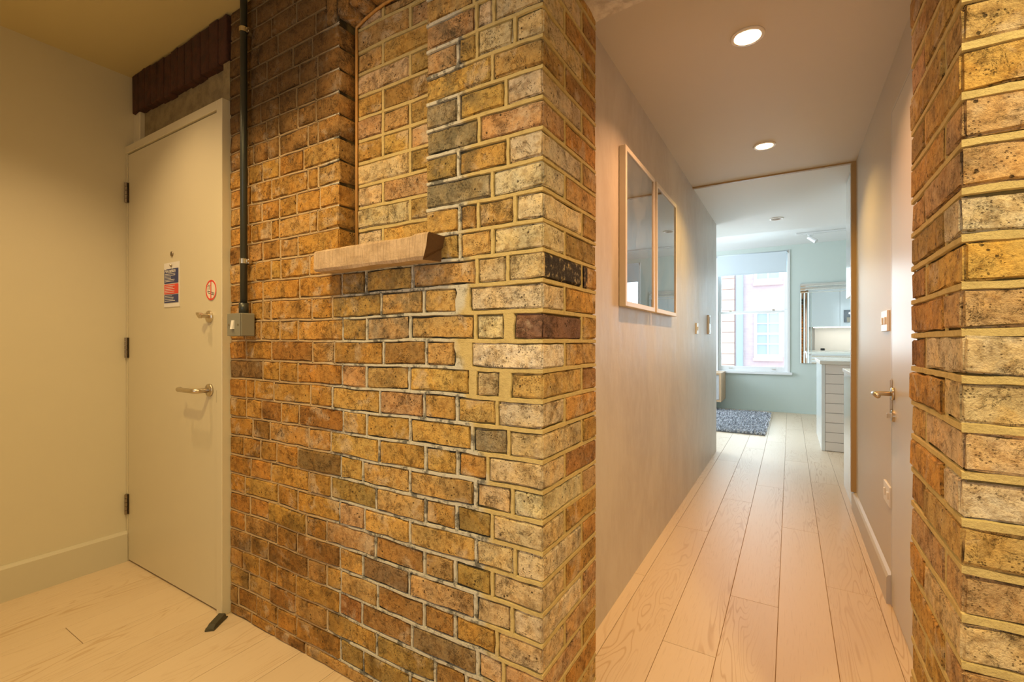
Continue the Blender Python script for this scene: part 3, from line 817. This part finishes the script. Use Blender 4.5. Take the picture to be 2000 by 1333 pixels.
obj('cigarette_symbol', m, 'ink', ns)

# ------------------------------------------------------------------ conduit and switch
cd = thing('conduit_pipe', (-1.792, 0.985, 1.2), 'black steel conduit pipe running down the brick wall to the switch', 'pipe')
m = MB(); m.cyl((-1.792, 0.985, 1.206), (-1.792, 0.985, 2.43), 0.0125, n=20); obj('pipe', m, 'conduit', cd, smooth=True)
m = MB(); m.cyl((-1.792, 0.985, 1.2055), (-1.792, 0.985, 1.245), 0.0165, n=20); obj('coupler', m, 'conduit', cd, smooth=True)
for z in (1.405, 2.29):
    m = MB(); m.cyl((-1.792, 0.985, z-0.009), (-1.792, 0.985, z+0.009), 0.0155, n=20); m.box(-1.815, -1.769, 0.990, 0.999, z-0.009, z+0.009, 0.001)
    m.cyl((-1.770, 0.992, z), (-1.770, 0.984, z), 0.005, n=10)
    m.cyl((-1.814, 0.992, z), (-1.814, 0.984, z), 0.005, n=10)
    m.cyl((-1.792, 0.998, z), (-1.792, 1.012, z), 0.012, n=12)
    obj('saddle', m, 'saddle', cd)
sw = thing('light_switch', (-1.797, 1.0, 1.118), 'grey metal surface light switch with white rocker on the brick wall', 'switch')
m = MB(); m.box(-1.842, -1.752, 0.953, 1.006, 1.118, 1.205, 0.004, 2); obj('switch_box', m, 'greybox', sw)
m = MB(); m.box(-1.841, -1.753, 0.9495, 0.9525, 1.119, 1.204, 0.001); obj('cover_plate', m, 'greybox', sw)
m = MB(); m.prism([(-1.806, 0.9495, 1.145), (-1.806, 0.9495, 1.178), (-1.806, 0.9465, 1.178), (-1.806, 0.941, 1.145)], (0.016, 0, 0)); obj('rocker', m, 'plast', sw)
for xx in (-1.828, -1.766):
    m = MB(); m.cyl((xx, 0.9496, 1.161), (xx, 0.9483, 1.161), 0.0035, n=10); obj('screw', m, 'hinge', sw)

# ------------------------------------------------------------------ stone ledge under the niche
bmz = bmesh.new(); gd = {}; nxs = 34
prof = [(FY+0.06, 1.393), (0.950, 1.390), (0.945, 1.384), (0.944, 1.355), (0.945, 1.330), (0.951, 1.322), (FY+0.06, 1.326)]
for i in range(nxs+1):
    x = -1.314+(0.487)*i/nxs
    for k, (y, z) in enumerate(prof):
        f = noise.noise(Vector((x*14, k*2.3, 3)))
        yy2 = y + (0.003*f if k not in (0, 6) else 0); zz = z+0.003*noise.noise(Vector((x*11, k, 8)))
        xx = x
        if i >= nxs-2 and k in (3, 4, 5): xx -= 0.030*(k-2)/3*(1 if i == nxs else 0.5)
        if i == nxs and k in (1, 2): xx -= 0.006
        if i > nxs-5 and k in (1, 2): zz += 0.004
        gd[i, k] = bmz.verts.new((xx, yy2, zz))
for i in range(nxs):
    for k in range(len(prof)-1): bmz.faces.new((gd[i, k], gd[i+1, k], gd[i+1, k+1], gd[i, k+1]))
bmz.faces.new([gd[0, k] for k in range(7)]); bmz.faces.new([gd[nxs, k] for k in range(6, -1, -1)])
mm = MB(); mm.bm.free(); mm.bm = bmz
so = obj('stone_ledge', mm, 'sill', wall_f)
so['label'] = 'chipped pale stone ledge under the blind niche'

# ------------------------------------------------------------------ rubber wedge on the floor
dw = thing('door_wedge', (-1.905, 0.945, 0), 'small dark rubber door wedge lying on the floor by the door frame', 'door stop')
m = MB()
dirv = Vector((-0.47, 0.88, 0)).normalized(); pv = Vector((dirv.y, -dirv.x, 0)); c0 = Vector((-1.905, 0.943, 0.0))
def wp(a, b, z): return c0+dirv*a+pv*b+Vector((0, 0, z))
m.prism([wp(-0.048, -0.012, 0.001), wp(-0.034, -0.019, 0.001), wp(0.040, -0.019, 0.001), wp(0.050, 0.012, 0.001), wp(-0.040, 0.019, 0.001)], (0, 0, 0.004))
obj('wedge_foot', m, 'rubber', dw)
m = MB(); m.bm.free(); bw = bmesh.new()
A = [bw.verts.new(wp(*p)) for p in ((-0.036, -0.016, .005), (0.040, -0.016, .005), (0.040, 0.014, .005), (-0.036, 0.014, .005), (-0.022, -0.014, .016), (0.034, -0.014, .024), (0.034, 0.012, .024), (-0.022, 0.012, .016))]
for f in ((0, 3, 2, 1), (4, 5, 6, 7), (0, 1, 5, 4), (1, 2, 6, 5), (2, 3, 7, 6), (3, 0, 4, 7)): bw.faces.new([A[i] for i in f])
m.bm = bw; obj('wedge_body', m, 'rubber', dw)

# ------------------------------------------------------------------ floor
fl = MB(); fl.box(-3.3, 3.1, -1.95, 8.6, -0.12, -0.0035)
floor = struct('floor', fl, 'gap')
def plank(xa, xb_, ya, yb):
    m = MB(); m.box(xa+0.0009, xb_-0.0009, ya+0.0009, yb-0.0009, -0.012, 0.0, 0.0008)
    return obj('floor_plank', m, 'oak', floor)
W0 = -0.041
known = {-3: 1.739, -2: 1.738, -1: 2.197, 0: 3.16, 1: 2.50, -4: 2.175, 2: 1.75}
known[-3] = 2.86
def frac_board(k):
    base = known.get(k, (k*0.737*1.9) % 1.8)
    if k == -13: base = 0.634
    return base
for k in range(-18, 17):
    xa = W0+0.18*(k-1)+0.0; xb_ = xa+0.18
    # column index: k=0 -> [-0.221,-0.041]
    key = {0: -1, -1: -2, 1: 0, 2: 1, -2: -3, -3: -4}.get(k, k)
    joint = {-1: 2.197, -2: 1.738, 0: 3.16, 1: 2.50, -3: 2.86, -4: 2.175}.get(key, None)
    if joint is None: joint = 0.634 if k == -12 else (-0.05-((k*k*0.37 + k*0.71) % 0.6) if -18 < k < -5 else (k*k*0.37 + k*0.71) % 1.8)
    regions = []
    if xa > -2.87 and xb_ < 1.45: regions.append((-1.8, 1.6 if xb_ < -0.6 else None))
    if -0.62 < xb_ and xa < 0.38: pass
    ya, yb = -1.8, 8.3
    spans = []
    incorr = xb_ > -0.63 and xa < 0.375
    if incorr: spans = [(-1.8, 8.3)]
    else:
        if xb_ > -2.86 and xa < 1.42: spans.append((-1.8, 1.03))
        if xb_ > -3.25 and xa < 3.0: spans.append((3.78 if xa > 0 else 5.0, 8.3))
    for a, b in spans:
        j = joint + math.floor((a-joint)/1.79)*1.79
        while j < b:
            p, q = max(a, j), min(b, j+1.79)
            if q-p > 0.03: plank(xa, xb_, p, q)
            j += 1.79

# ------------------------------------------------------------------ corridor shell
m = MB(); m.box(-0.75, -0.63, JB, 5.0, 0, 2.26); struct('wall_corridor_left', m, 'polish')
m = MB(); m.box(0.365, 0.485, JB, 1.56, 0, 2.26); m.box(0.365, 0.485, 2.462, 3.70, 0, 2.26); m.box(0.365, 0.485, 1.56, 2.462, 2.055, 2.26)
struct('wall_corridor_right', m, 'wall_c')
m = MB(); m.prism([(0.365, 2.465, 0), (0.345, 2.465, 0), (0.345, 2.465, 0.110), (0.352, 2.465, 0.120), (0.365, 2.465, 0.124)], (0, 1.28, 0))
struct('baseboard_right', m, 'wall_c')
# ceiling with round cut-outs for the lamps
LAMPS = [(-0.1385, 1.966), (-0.13, 3.119), (-0.11, 5.04)]
def ceiling_with_holes(name, x0, x1, y0, y1, z, holes, r, mat):
    bm = bmesh.new(); es = []
    def loop(pts):
        vs = [bm.verts.new((*p, z)) for p in pts]
        for i in range(len(vs)): es.append(bm.edges.new((vs[i], vs[(i+1) % len(vs)])))
    loop([(x0, y0), (x1, y0), (x1, y1), (x0, y1)])
    for hx, hy in holes: loop([(hx+r*math.cos(2*PI*i/40), hy+r*math.sin(2*PI*i/40)) for i in range(40)])
    bmesh.ops.triangle_fill(bm, use_beauty=True, use_dissolve=False, edges=es)
    mm = MB(); mm.bm.free(); mm.bm = bm
    mm.box(x0, x1, y0, y1, z+0.16, z+0.22)
    return struct(name, mm, mat)
ceiling_with_holes('ceiling_corridor', -0.75, 0.485, JB, 3.70, 2.26, LAMPS[:2], 0.044, 'ceil')
ceiling_with_holes('ceiling_living_low', -3.3, 3.1, 3.70, 5.56, 2.26, LAMPS[2:], 0.044, 'ceil_white')
m = MB(); m.box(-3.3, 3.1, 5.56, 5.62, 2.26, 2.62); struct('trim_2', m, 'ceil_white')
m = MB(); m.box(-3.3, 3.1, 5.56, 8.6, 2.57, 2.69); struct('ceiling_living', m, 'ceil_white')

def downlight(x, y, lit, label):
    t = thing('downlight', (x, y, 2.26), label, 'ceiling light', 'recessed ceiling downlights')
    m = MB(); m.lathe((x, y, 2.26), [(0.0445, 0.004), (0.0575, 0.002), (0.060, -0.001), (0.058, -0.005), (0.048, -0.0065), (0.0445, -0.003), (0.0445, 0.004)], 44); obj('trim_ring', m, 'trim', t, smooth=True)
    m = MB(); m.lathe((x, y, 2.26), [(0.0445, -0.002), (0.0435, 0.008), (0.034, 0.045), (0.031, 0.05), (0.030, 0.050)], 40); obj('reflector', m, 'lens_in' if lit else 'trim', t, smooth=True)
    m = MB(); m.lathe((x, y, 2.26), [(0.0, 0.048), (0.027, 0.048), (0.031, 0.052), (0.0, 0.06)], 32); obj('lamp', m, 'lens' if lit else 'lens_off', t, smooth=True)
    return t
downlight(*LAMPS[0], True, 'lit round downlight nearest in the corridor ceiling')
downlight(*LAMPS[1], True, 'lit round downlight further along the corridor ceiling')
downlight(*LAMPS[2], False, 'unlit round downlight in the ceiling beyond the corridor')

# pocket door track and post
pk = estruct('door_2')
m = MB(); m.box(-0.63, 0.338, 3.685, 3.712, 2.250, 2.262); obj('door_track', m, 'bronze', pk)
m = MB(); m.box(0.338, 0.365, 3.685, 3.730, 0.125, 2.262); obj('door_post', m, 'bronze', pk)

# corridor door in the right wall, with handle
d3 = estruct('door_3', (0.37, 2.0, 0))
m = MB(); m.box(0.361, 0.402, 1.575, 2.448, 0.006, 2.046, 0.0015); obj('door_leaf', m, 'door2', d3)
m = MB(); m.box(0.3605, 0.40, 2.4495, 2.462, 0, 2.055); m.box(0.3605, 0.40, 1.56, 1.574, 0, 2.055); m.box(0.3605, 0.40, 1.574, 2.4495, 2.047, 2.055); obj('door_frame', m, 'door2', d3)
m = MB(); m.lathe((0.361, 2.405, 0.885), [(0, 0), (0.026, 0), (0.026, -0.007), (0.024, -0.009), (0, -0.009)], 28, 'x')
m.tube([(0.353, 2.405, 0.885), (0.305, 2.405, 0.885), (0.298, 2.402, 0.885), (0.294, 2.392, 0.885), (0.294, 2.285, 0.885)], 0.0095, 14)
obj('door_handle', m, 'steel', d3, smooth=True)
m = MB(); m.lathe((0.361, 2.405, 0.795), [(0, 0), (0.024, 0), (0.024, -0.007), (0.022, -0.009), (0, -0.009)], 28, 'x')
m.box(0.338, 0.353, 2.402, 2.408, 0.785, 0.805, 0.001); obj('thumb_turn', m, 'steel', d3)
m = MB(); m.box(0.3585, 0.3612, 2.4425, 2.4475, 0.785, 0.945, 0.0005); m.box(0.353, 0.3605, 2.436, 2.4440, 0.79, 0.94, 0.001); obj('latch_plate', m, 'steel', d3)

def plate(name, loc, axis, w, h, label, cat, rockers=1, group=None, mat='plast'):
    """wall plate; axis = +1 on the left wall (faces +x), -1 on the right wall"""
    x, y, z = loc; t = thing(name, loc, label, cat, group)
    m = MB(); a, b = sorted((x, x+0.009*axis)); m.box(a, b, y-w/2, y+w/2, z, z+h, 0.002, 2); obj('plate', m, mat, t)
    for i in range(rockers):
        yc = y-w/2+w*(i+0.5)/rockers
        m = MB(); a, b = sorted((x+0.008*axis, x+0.014*axis)); m.box(a, b, yc-0.009, yc+0.009, z+h*0.32, z+h*0.68, 0.002); obj('rocker', m, mat, t)
    return t
plate('light_switch', (-0.63, 3.86, 1.155), 1, 0.086, 0.086, 'small pale light switch on the left corridor wall beyond the pictures', 'switch', 1)
it_ = thing('entry_phone', (-0.63, 4.45, 1.16), 'tall slim entry phone panel near the far end of the left corridor wall', 'intercom')
m = MB(); m.box(-0.63, -0.612, 4.40, 4.50, 1.16, 1.33, 0.004, 2); obj('panel', m, 'plast', it_)
m = MB(); m.box(-0.6125, -0.609, 4.415, 4.485, 1.255, 1.315, 0.001); obj('screen', m, 'hinge', it_)
m = MB(); m.box(-0.6125, -0.610, 4.43, 4.47, 1.18, 1.20, 0.001); obj('button', m, 'steel', it_)
plate('light_switch', (0.365, 2.60, 1.143), -1, 0.146, 0.090, 'white double light switch beside the white corridor door', 'switch', 2)
plate('power_socket', (0.365, 2.54, 0.40), -1, 0.146, 0.086, 'white power socket low on the wall above the skirting', 'socket', 2)

# framed pictures on the left corridor wall
def picture(y0, y1, label):
    t = thing('framed_picture', (-0.63, y0, 1.25), label, 'picture', 'white framed pictures on the corridor wall')
    X0, X1, Z0, Z1, fw = -0.6285, -0.599, 1.250, 1.940, 0.022
    m = MB(); m.box(X0, X1, y0, y0+fw, Z0, Z1, 0.0015); m.box(X0, X1, y1-fw, y1, Z0, Z1, 0.0015)
    m.box(X0, X1, y0+fw, y1-fw, Z0, Z0+fw, 0.0015); m.box(X0, X1, y0+fw, y1-fw, Z1-fw, Z1, 0.0015); obj('frame', m, 'whitef', t)
    m = MB(); m.box(X0+0.002, X1-0.006, y0+fw, y1-fw, Z0+fw, Z1-fw); obj('glazed_print', m, 'print', t)
picture(1.934, 2.432, 'white framed glazed picture nearest the brick pillar')
picture(2.472, 2.968, 'white framed glazed picture further along the corridor wall')

# ------------------------------------------------------------------ living room shell
m = MB(); m.box(-3.3, -0.75, 4.88, 5.0, 0, 2.26); struct('wall_living_near', m, 'wall_l')
m = MB(); m.box(-3.42, -3.3, 4.88, 8.6, 0, 2.62); struct('wall_living_left', m, 'wall_l')
m = MB(); m.box(3.1, 3.22, 3.6, 8.6, 0, 2.62); struct('wall_living_right', m, 'wall_l')
m = MB(); m.box(0.485, 3.1, 3.66, 3.78, 0, 2.26); struct('wall_kitchen', m, 'splash')
WY = 8.25
def backwall():
    m = MB(); xs = [-3.3, -1.05, -0.0, 1.08, 2.13, 3.1]
    for i in range(5):
        a, b = xs[i], xs[i+1]
        if i in (1, 3): m.box(a, b, WY, WY+0.19, 0, 0.605); m.box(a, b, WY, WY+0.19, 2.50, 2.62)
        else: m.box(a, b, WY, WY+0.19, 0, 2.62)
    return struct('wall_living_far', m, 'wall_l')
backwall()
m = MB(); m.box(-3.3, 3.1, WY-0.012, WY, 0, 0.02); struct('baseboard_far', m, 'wall_l')

def sash_window(name, x0, x1):
    t = estruct(name, ((x0+x1)/2, WY, 0.605)); y = WY+0.05; z0, z1 = 0.605, 2.50; zm = 1.56
    m = MB()
    m.box(x0, x0+0.035, WY-0.012, y+0.12, z0, z1, 0.002); m.box(x1-0.035, x1, WY-0.012, y+0.12, z0, z1, 0.002); m.box(x0, x1, WY+0.0, y+0.12, z1-0.04, z1, 0.002)
    obj('window_frame', m, 'white', t)
    m = MB(); m.box(x0-0.03, x1+0.03, WY-0.045, y+0.12, z0-0.025, z0+0.012, 0.003); obj('window_sill', m, 'white', t)
    # lower sash
    for nm, ya, a, b in (('lower_sash', y+0.0, z0+0.012, zm+0.02), ('upper_sash', y+0.045, zm-0.02, z1-0.04)):
        s = 0.042; m = MB(); yb = ya+0.04; xa, xb_ = x0+0.035, x1-0.035
        m.box(xa, xa+s, ya, yb, a, b, 0.002); m.box(xb_-s, xb_, ya, yb, a, b, 0.002)
        bot = 0.075 if nm == 'lower_sash' else 0.04; tp = 0.035 if nm == 'lower_sash' else 0.05
        m.box(xa+s, xb_-s, ya, yb, a, a+bot, 0.002); m.box(xa+s, xb_-s, ya, yb, b-tp, b, 0.002)
        so = obj(nm, m, 'white', t)
        m = MB(); m.box(xa+s, xb_-s, ya+0.018, ya+0.022, a+bot, b-tp); obj('pane', m, 'glass', so)
    for xx in (x0+0.22, x1-0.22):
        m = MB(); m.box(xx-0.02, xx+0.02, y-0.012, y+0.02, zm+0.02, zm+0.038, 0.003); obj('sash_catch', m, 'steel', t)
        m = MB(); m.tube([(xx-0.025, y, z0+0.055), (xx-0.02, y-0.02, z0+0.052), (xx+0.02, y-0.02, z0+0.052), (xx+0.025, y, z0+0.055)], 0.004, 8); obj('sash_lift', m, 'steel', t)
    return t
sash_window('window_1', -1.05, 0.0)
sash_window('window_2', 1.08, 2.13)
def blind(x0, x1, label):
    t = thing('roller_blind', ((x0+x1)/2, WY, 2.5), label, 'blind')
    m = MB(); m.cyl((x0, WY+0.005, 2.478), (x1, WY+0.005, 2.478), 0.019, n=20); obj('roller', m, 'blind', t, smooth=True)
    m = MB(); m.box(x0+0.015, x1-0.015, WY-0.015, WY-0.0135, 2.170, 2.480); obj('blind_fabric', m, 'blind', t)
    m = MB(); m.box(x0+0.015, x1-0.015, WY-0.019, WY-0.0095, 2.158, 2.174, 0.003); obj('hem_bar', m, 'blind', t)
    for a, b in ((x0-0.006, x0-0.001), (x1+0.001, x1+0.006)):
        m = MB(); m.box(a, b, WY-0.02, WY+0.03, 2.45, 2.499); obj('bracket', m, 'hinge', t)
blind(-1.04, -0.03, 'grey blue roller blind partly lowered over the sash window')
blind(1.09, 2.12, 'grey blue roller blind over the far right window behind the kitchen island')

# wall mirror with bevelled strips
mr = thing('wall_mirror', (0.52, WY, 0.767), 'rectangular wall mirror with ribbed mirrored border beside the window', 'mirror')
MX0, MX1, MZ0, MZ1, bw_, nS = 0.135, 0.92, 0.767, 1.965, 0.047, 3
m = MB(); m.box(MX0, MX1, WY-0.018, WY-0.001, MZ0, MZ1); obj('backing_board', m, 'black', mr)
m = MB(); m.box(MX0+bw_*nS, MX1-bw_*nS, WY-0.022, WY-0.018, MZ0+bw_*nS, MZ1-bw_*nS); obj('mirror_glass', m, 'mirror', mr)
def strip(pts_a, pts_b):
    m = MB(); A = [m.bm.verts.new(p) for p in pts_a]; B = [m.bm.verts.new(p) for p in pts_b]
    for i in range(len(A)-1): m.bm.faces.new((A[i], A[i+1], B[i+1], B[i]))
    m.bm.faces.new((A[0], B[0], B[-1], A[-1])); m.bm.faces.new(A); m.bm.faces.new(B[::-1])
    obj('border_strip', m, 'mirror', mr)
for k in range(nS):
    ya, yb = WY-0.0205, WY-0.0240
    for xs_ in ((MX0+bw_*k, MX0+bw_*(k+1)), (MX1-bw_*(k+1), MX1-bw_*k)):
        a, b = xs_; strip([(a, ya, MZ0), ((a+b)/2-0.012, yb, MZ0), ((a+b)/2+0.012, yb, MZ0), (b, ya, MZ0)], [(a, ya, MZ1-0.142), ((a+b)/2-0.012, yb, MZ1-0.142), ((a+b)/2+0.012, yb, MZ1-0.142), (b, ya, MZ1-0.142)])
    a, b = MZ1-bw_*(k+1), MZ1-bw_*k
    strip([(MX0, ya, a), (MX0, yb, (a+b)/2-0.012), (MX0, yb, (a+b)/2+0.012), (MX0, ya, b)], [(MX1, ya, a), (MX1, yb, (a+b)/2-0.012), (MX1, yb, (a+b)/2+0.012), (MX1, ya, b)])
    a, b = MZ0+bw_*k, MZ0+bw_*(k+1)
    strip([(MX0+0.142, ya, a), (MX0+0.142, yb, (a+b)/2-0.012), (MX0+0.142, yb, (a+b)/2+0.012), (MX0+0.142, ya, b)], [(MX1-0.142, ya, a), (MX1-0.142, yb, (a+b)/2-0.012), (MX1-0.142, yb, (a+b)/2+0.012), (MX1-0.142, ya, b)])

# kitchen island with horizontal fronts
isl = thing('kitchen_island', (0.95, 6.05, 0), 'taupe kitchen island faced with horizontal slats under a pale worktop', 'kitchen island')
m = MB(); m.box(0.300, 1.60, 5.592, 6.58, 0.0, 0.865); obj('carcass', m, 'slat', isl)
m = MB(); m.box(0.270, 0.300, 5.57, 6.60, 0.0, 0.865, 0.002); obj('side_panel', m, 'gloss_w', isl)
z = 0.865
for i in range(9):
    h = 0.097 if i < 8 else 0.865-0.097*8
    m = MB(); m.box(0.302, 1.60, 5.572, 5.592, z-h+0.004, z, 0.0015); obj('slat', m, 'slat', isl); z -= h
m = MB(); m.box(0.255, 1.63, 5.545, 6.63, 0.866, 0.902, 0.003); wt = obj('worktop', m, 'worktop', isl)

# kitchen run behind the corridor wall
kb = thing('base_cabinet', (1.3, 4.05, 0), 'glossy pale base cabinets with drawers along the kitchen wall', 'cabinet')
m = MB(); m.box(0.372, 2.6, 3.785, 4.30, 0.10, 0.865); obj('carcass', m, 'gloss_w', kb)
m = MB(); m.box(0.352, 0.371, 3.785, 4.33, 0.0, 0.865, 0.001); obj('end_panel', m, 'gloss_w', kb)
for i in range(4):
    for j, (a, b) in enumerate(((0.105, 0.36), (0.365, 0.61), (0.615, 0.86))):
        m = MB(); m.box(0.374+0.556*i, 0.374+0.556*i+0.552, 4.301, 4.320, a, b, 0.0015); obj('drawer', m, 'gloss_w', kb)
m = MB(); m.box(0.372, 2.6, 3.83, 4.25, 0.0, 0.099); obj('plinth', m, 'gloss_w', kb)
m = MB(); m.box(0.345, 2.62, 3.783, 4.345, 0.866, 0.890, 0.002); tag(obj('kitchen_worktop', m, 'worktop'), 'pale worktop on the glossy cabinets beside the corridor end', 'worktop')
kw = thing('wall_cabinet', (1.3, 3.95, 1.41), 'pale gloss wall cabinets hung over the kitchen worktop', 'cabinet')
m = MB(); m.box(0.372, 2.6, 3.785, 4.13, 1.41, 2.255); obj('carcass', m, 'gloss_w', kw)
for a, b in ((0.374, 0.93), (0.935, 1.49), (1.495, 2.05), (2.055, 2.6)):
    m = MB(); m.box(a, b, 4.131, 4.150, 1.412, 2.253, 0.0015); obj('cabinet_door', m, 'gloss_w', kw)
m = MB(); m.box(0.353, 0.371, 3.785, 4.17, 1.41, 2.255, 0.001); obj('end_panel', m, 'gloss_w', kw)
m = MB(); m.box(0.45, 2.5, 4.08, 4.10, 1.400, 1.409); obj('led_strip', m, 'led', kw)
light('under_cabinet_light', 'AREA', (1.4, 4.05, 1.395), 6, (1.0, 0.95, 0.82), shape='RECTANGLE', size=1.9, size_y=0.03)
mw = thing('microwave', (1.25, 4.2, 1.50), 'black built in microwave seen in the wall mirror', 'microwave')
m = MB(); m.box(1.00, 1.48, 4.152, 4.20, 1.50, 1.77, 0.003); obj('microwave_body', m, 'black', mw)
m = MB(); m.box(1.05, 1.43, 4.2005, 4.2035, 1.51, 1.61); obj('microwave_door', m, 'hinge', mw)
m = MB(); m.lathe((1.10, 4.2003, 1.70), [(0, 0), (0.022, 0), (0.022, -0.004), (0, -0.004)], 20, 'y'); obj('dial', m, 'display', mw)
cl = thing('kitchen_gadget', (0.62, 4.1, 0.890), 'small dark gadget standing on the kitchen worktop in the mirror', 'gadget')
m = MB(); m.box(0.58, 0.66, 4.06, 4.13, 0.8905, 0.94, 0.012, 2); obj('gadget_body', m, 'black', cl)
m = MB(); m.cyl((0.655, 4.09, 0.915), (0.685, 4.09, 0.935), 0.008, n=10); obj('spout', m, 'steel', cl)

# wall hung media cabinet at the left
tv = thing('media_cabinet', (-1.5, 7.95, 0.165), 'wall hung wooden cabinet with grey front below the window', 'cabinet')
m = MB(); t_ = 0.028
m.box(-2.3, -0.9, 7.68, 8.235, 0.582, 0.610, 0.001); m.box(-2.3, -0.9, 7.68, 8.235, 0.165, 0.193, 0.001); m.box(-0.928, -0.9, 7.68, 8.235, 0.193, 0.582); m.box(-2.3, -2.272, 7.68, 8.235, 0.193, 0.582)
obj('carcass', m, 'wood', tv)
for a, b in ((-2.268, -1.602), (-1.598, -0.932)):
    m = MB(); m.box(a, b, 7.70, 7.72, 0.197, 0.578, 0.0015); obj('cabinet_door', m, 'tv_front', tv)
m = MB(); m.box(-2.27, -0.93, 8.215, 8.234, 0.195, 0.580); obj('back_panel', m, 'tv_front', tv)

# shaggy rug
rg = thing('shaggy_rug', (-1.0, 7.0, 0), 'grey shaggy rug on the pale floor before the window', 'rug')
m = MB(); m.box(-1.75, -0.25, 6.10, 7.90, 0.0, 0.012, 0.002); obj('rug_backing', m, 'rugbase', rg)
rp = random.Random(9); bmr = bmesh.new()
for i in range(15000):
    x = rp.uniform(-1.76, -0.245); y = rp.uniform(6.09, 7.91)
    a = rp.uniform(0, 2*PI); wd = rp.uniform(0.004, 0.009); ln = rp.uniform(0.020, 0.042); le = rp.uniform(0.012, 0.032); b = rp.uniform(0, 2*PI)
    dx, dy = math.cos(a)*wd, math.sin(a)*wd; lx, ly = math.cos(b)*le, math.sin(b)*le
    v = [bmr.verts.new(p) for p in ((x-dx, y-dy, 0.011), (x+dx, y+dy, 0.011), (x+lx*0.5+dx*0.8, y+ly*0.5+dy*0.8, 0.011+ln*0.75), (x+lx*0.5-dx*0.8, y+ly*0.5-dy*0.8, 0.011+ln*0.75), (x+lx, y+ly, 0.011+ln))]
    bmr.faces.new((v[0], v[1], v[2], v[3])); bmr.faces.new((v[3], v[2], v[4]))
me = bpy.data.meshes.new('rug_pile'); bmr.to_mesh(me); bmr.free(); me.materials.append(M['rug'])
for v in me.vertices: v.co -= Vector((-1.0, 7.0, 0))
o = bpy.data.objects.new('rug_pile', me); COL.objects.link(o); o.parent = rg; o['kind'] = 'stuff'

# ceiling track with spot
tk = thing('track_light', (0.7, 7.42, 2.57), 'white ceiling track with a spotlight above the wall mirror', 'ceiling light')
m = MB(); m.box(0.07, 1.5, 7.40, 7.436, 2.545, 2.569, 0.002); obj('track', m, 'white', tk)
m = MB(); m.box(0.20, 0.27, 7.405, 7.431, 2.525, 2.545, 0.002); m.cyl((0.235, 7.418, 2.527), (0.235, 7.418, 2.485), 0.006, n=10); obj('bracket', m, 'white', tk)
m = MB(); m.cyl((0.215, 7.418, 2.505), (0.30, 7.38, 2.43), 0.026, 0.030, n=20); obj('spotlight', m, 'white', tk, smooth=False)

# ------------------------------------------------------------------ building across the street
bl = thing('opposite_building', (0, 24, -8), 'pale sunlit brick building across the street with white sash windows', 'building')
FYB = 23.7
m = MB(); m.box(-14, 14, FYB, FYB+3, -8, 14); obj('brick_facade', m, 'farbrick', bl)
zq = -3.0
while zq < 8:
    m = MB(); m.box(-4.6, -2.2, FYB-0.08, FYB-0.001, zq+0.014, zq+0.50, 0.012); obj('quoin_block', m, 'quoin', bl); zq += 0.50
m = MB(); m.cyl((-1.98, FYB-0.18, -8), (-1.98, FYB-0.18, 14), 0.15, n=16); obj('downpipe', m, 'pipe', bl, smooth=True)  # pipe widened so its colour also stands in for recess shade
def far_window(x0, x1, z0, z1):
    f = 0.12; m = MB()
    m.box(x0-0.12, x0, FYB-0.10, FYB-0.001, z0, z1); m.box(x1, x1+0.12, FYB-0.10, FYB-0.001, z0, z1)
    m.box(x0-0.12, x1+0.12, FYB-0.12, FYB-0.001, z0-0.16, z0)
    n = 10; cxw = (x0+x1)/2
    A = [(x0-0.12, FYB-0.10, z1)]+[(x0-0.12+(x1-x0+0.24)*i/n, FYB-0.10, z1+0.12+0.12*math.sin(PI*i/n)) for i in range(n+1)]+[(x1+0.12, FYB-0.10, z1)]
    m.prism(A[::-1], (0, 0.099, 0))
    for i in range(1, 2): xx = x0+(x1-x0)*i/2; m.box(xx-0.03, xx+0.03, FYB-0.08, FYB-0.001, z0, z1)
    for i in range(1, 4): zz = z0+(z1-z0)*i/4; d = 0.045 if i == 2 else 0.022; m.box(x0, x1, FYB-0.075, FYB-0.001, zz-d, zz+d)
    wo = obj('window', m, 'farwhite', bl)
    m = MB(); m.box(x0, x1, FYB-0.03, FYB-0.0005, z0, z1); obj('pane', m, 'farglass', wo)
    m = MB(); m.box(x0-0.16, x1+0.16, FYB-0.16, FYB-0.001, z0-0.30, z0-0.165); obj('brick_sill', m, 'farred', bl)
for xw in (-7.3, -1.28, 1.3, 4.2, 7.2):
    for zw in (-2.9, 0.50, 3.90): far_window(xw, xw+0.86, zw, zw+1.85)
m = MB(); m.box(-15, 15, 9.2, 26, -8.2, -8.0); struct('ground', m, 'street')
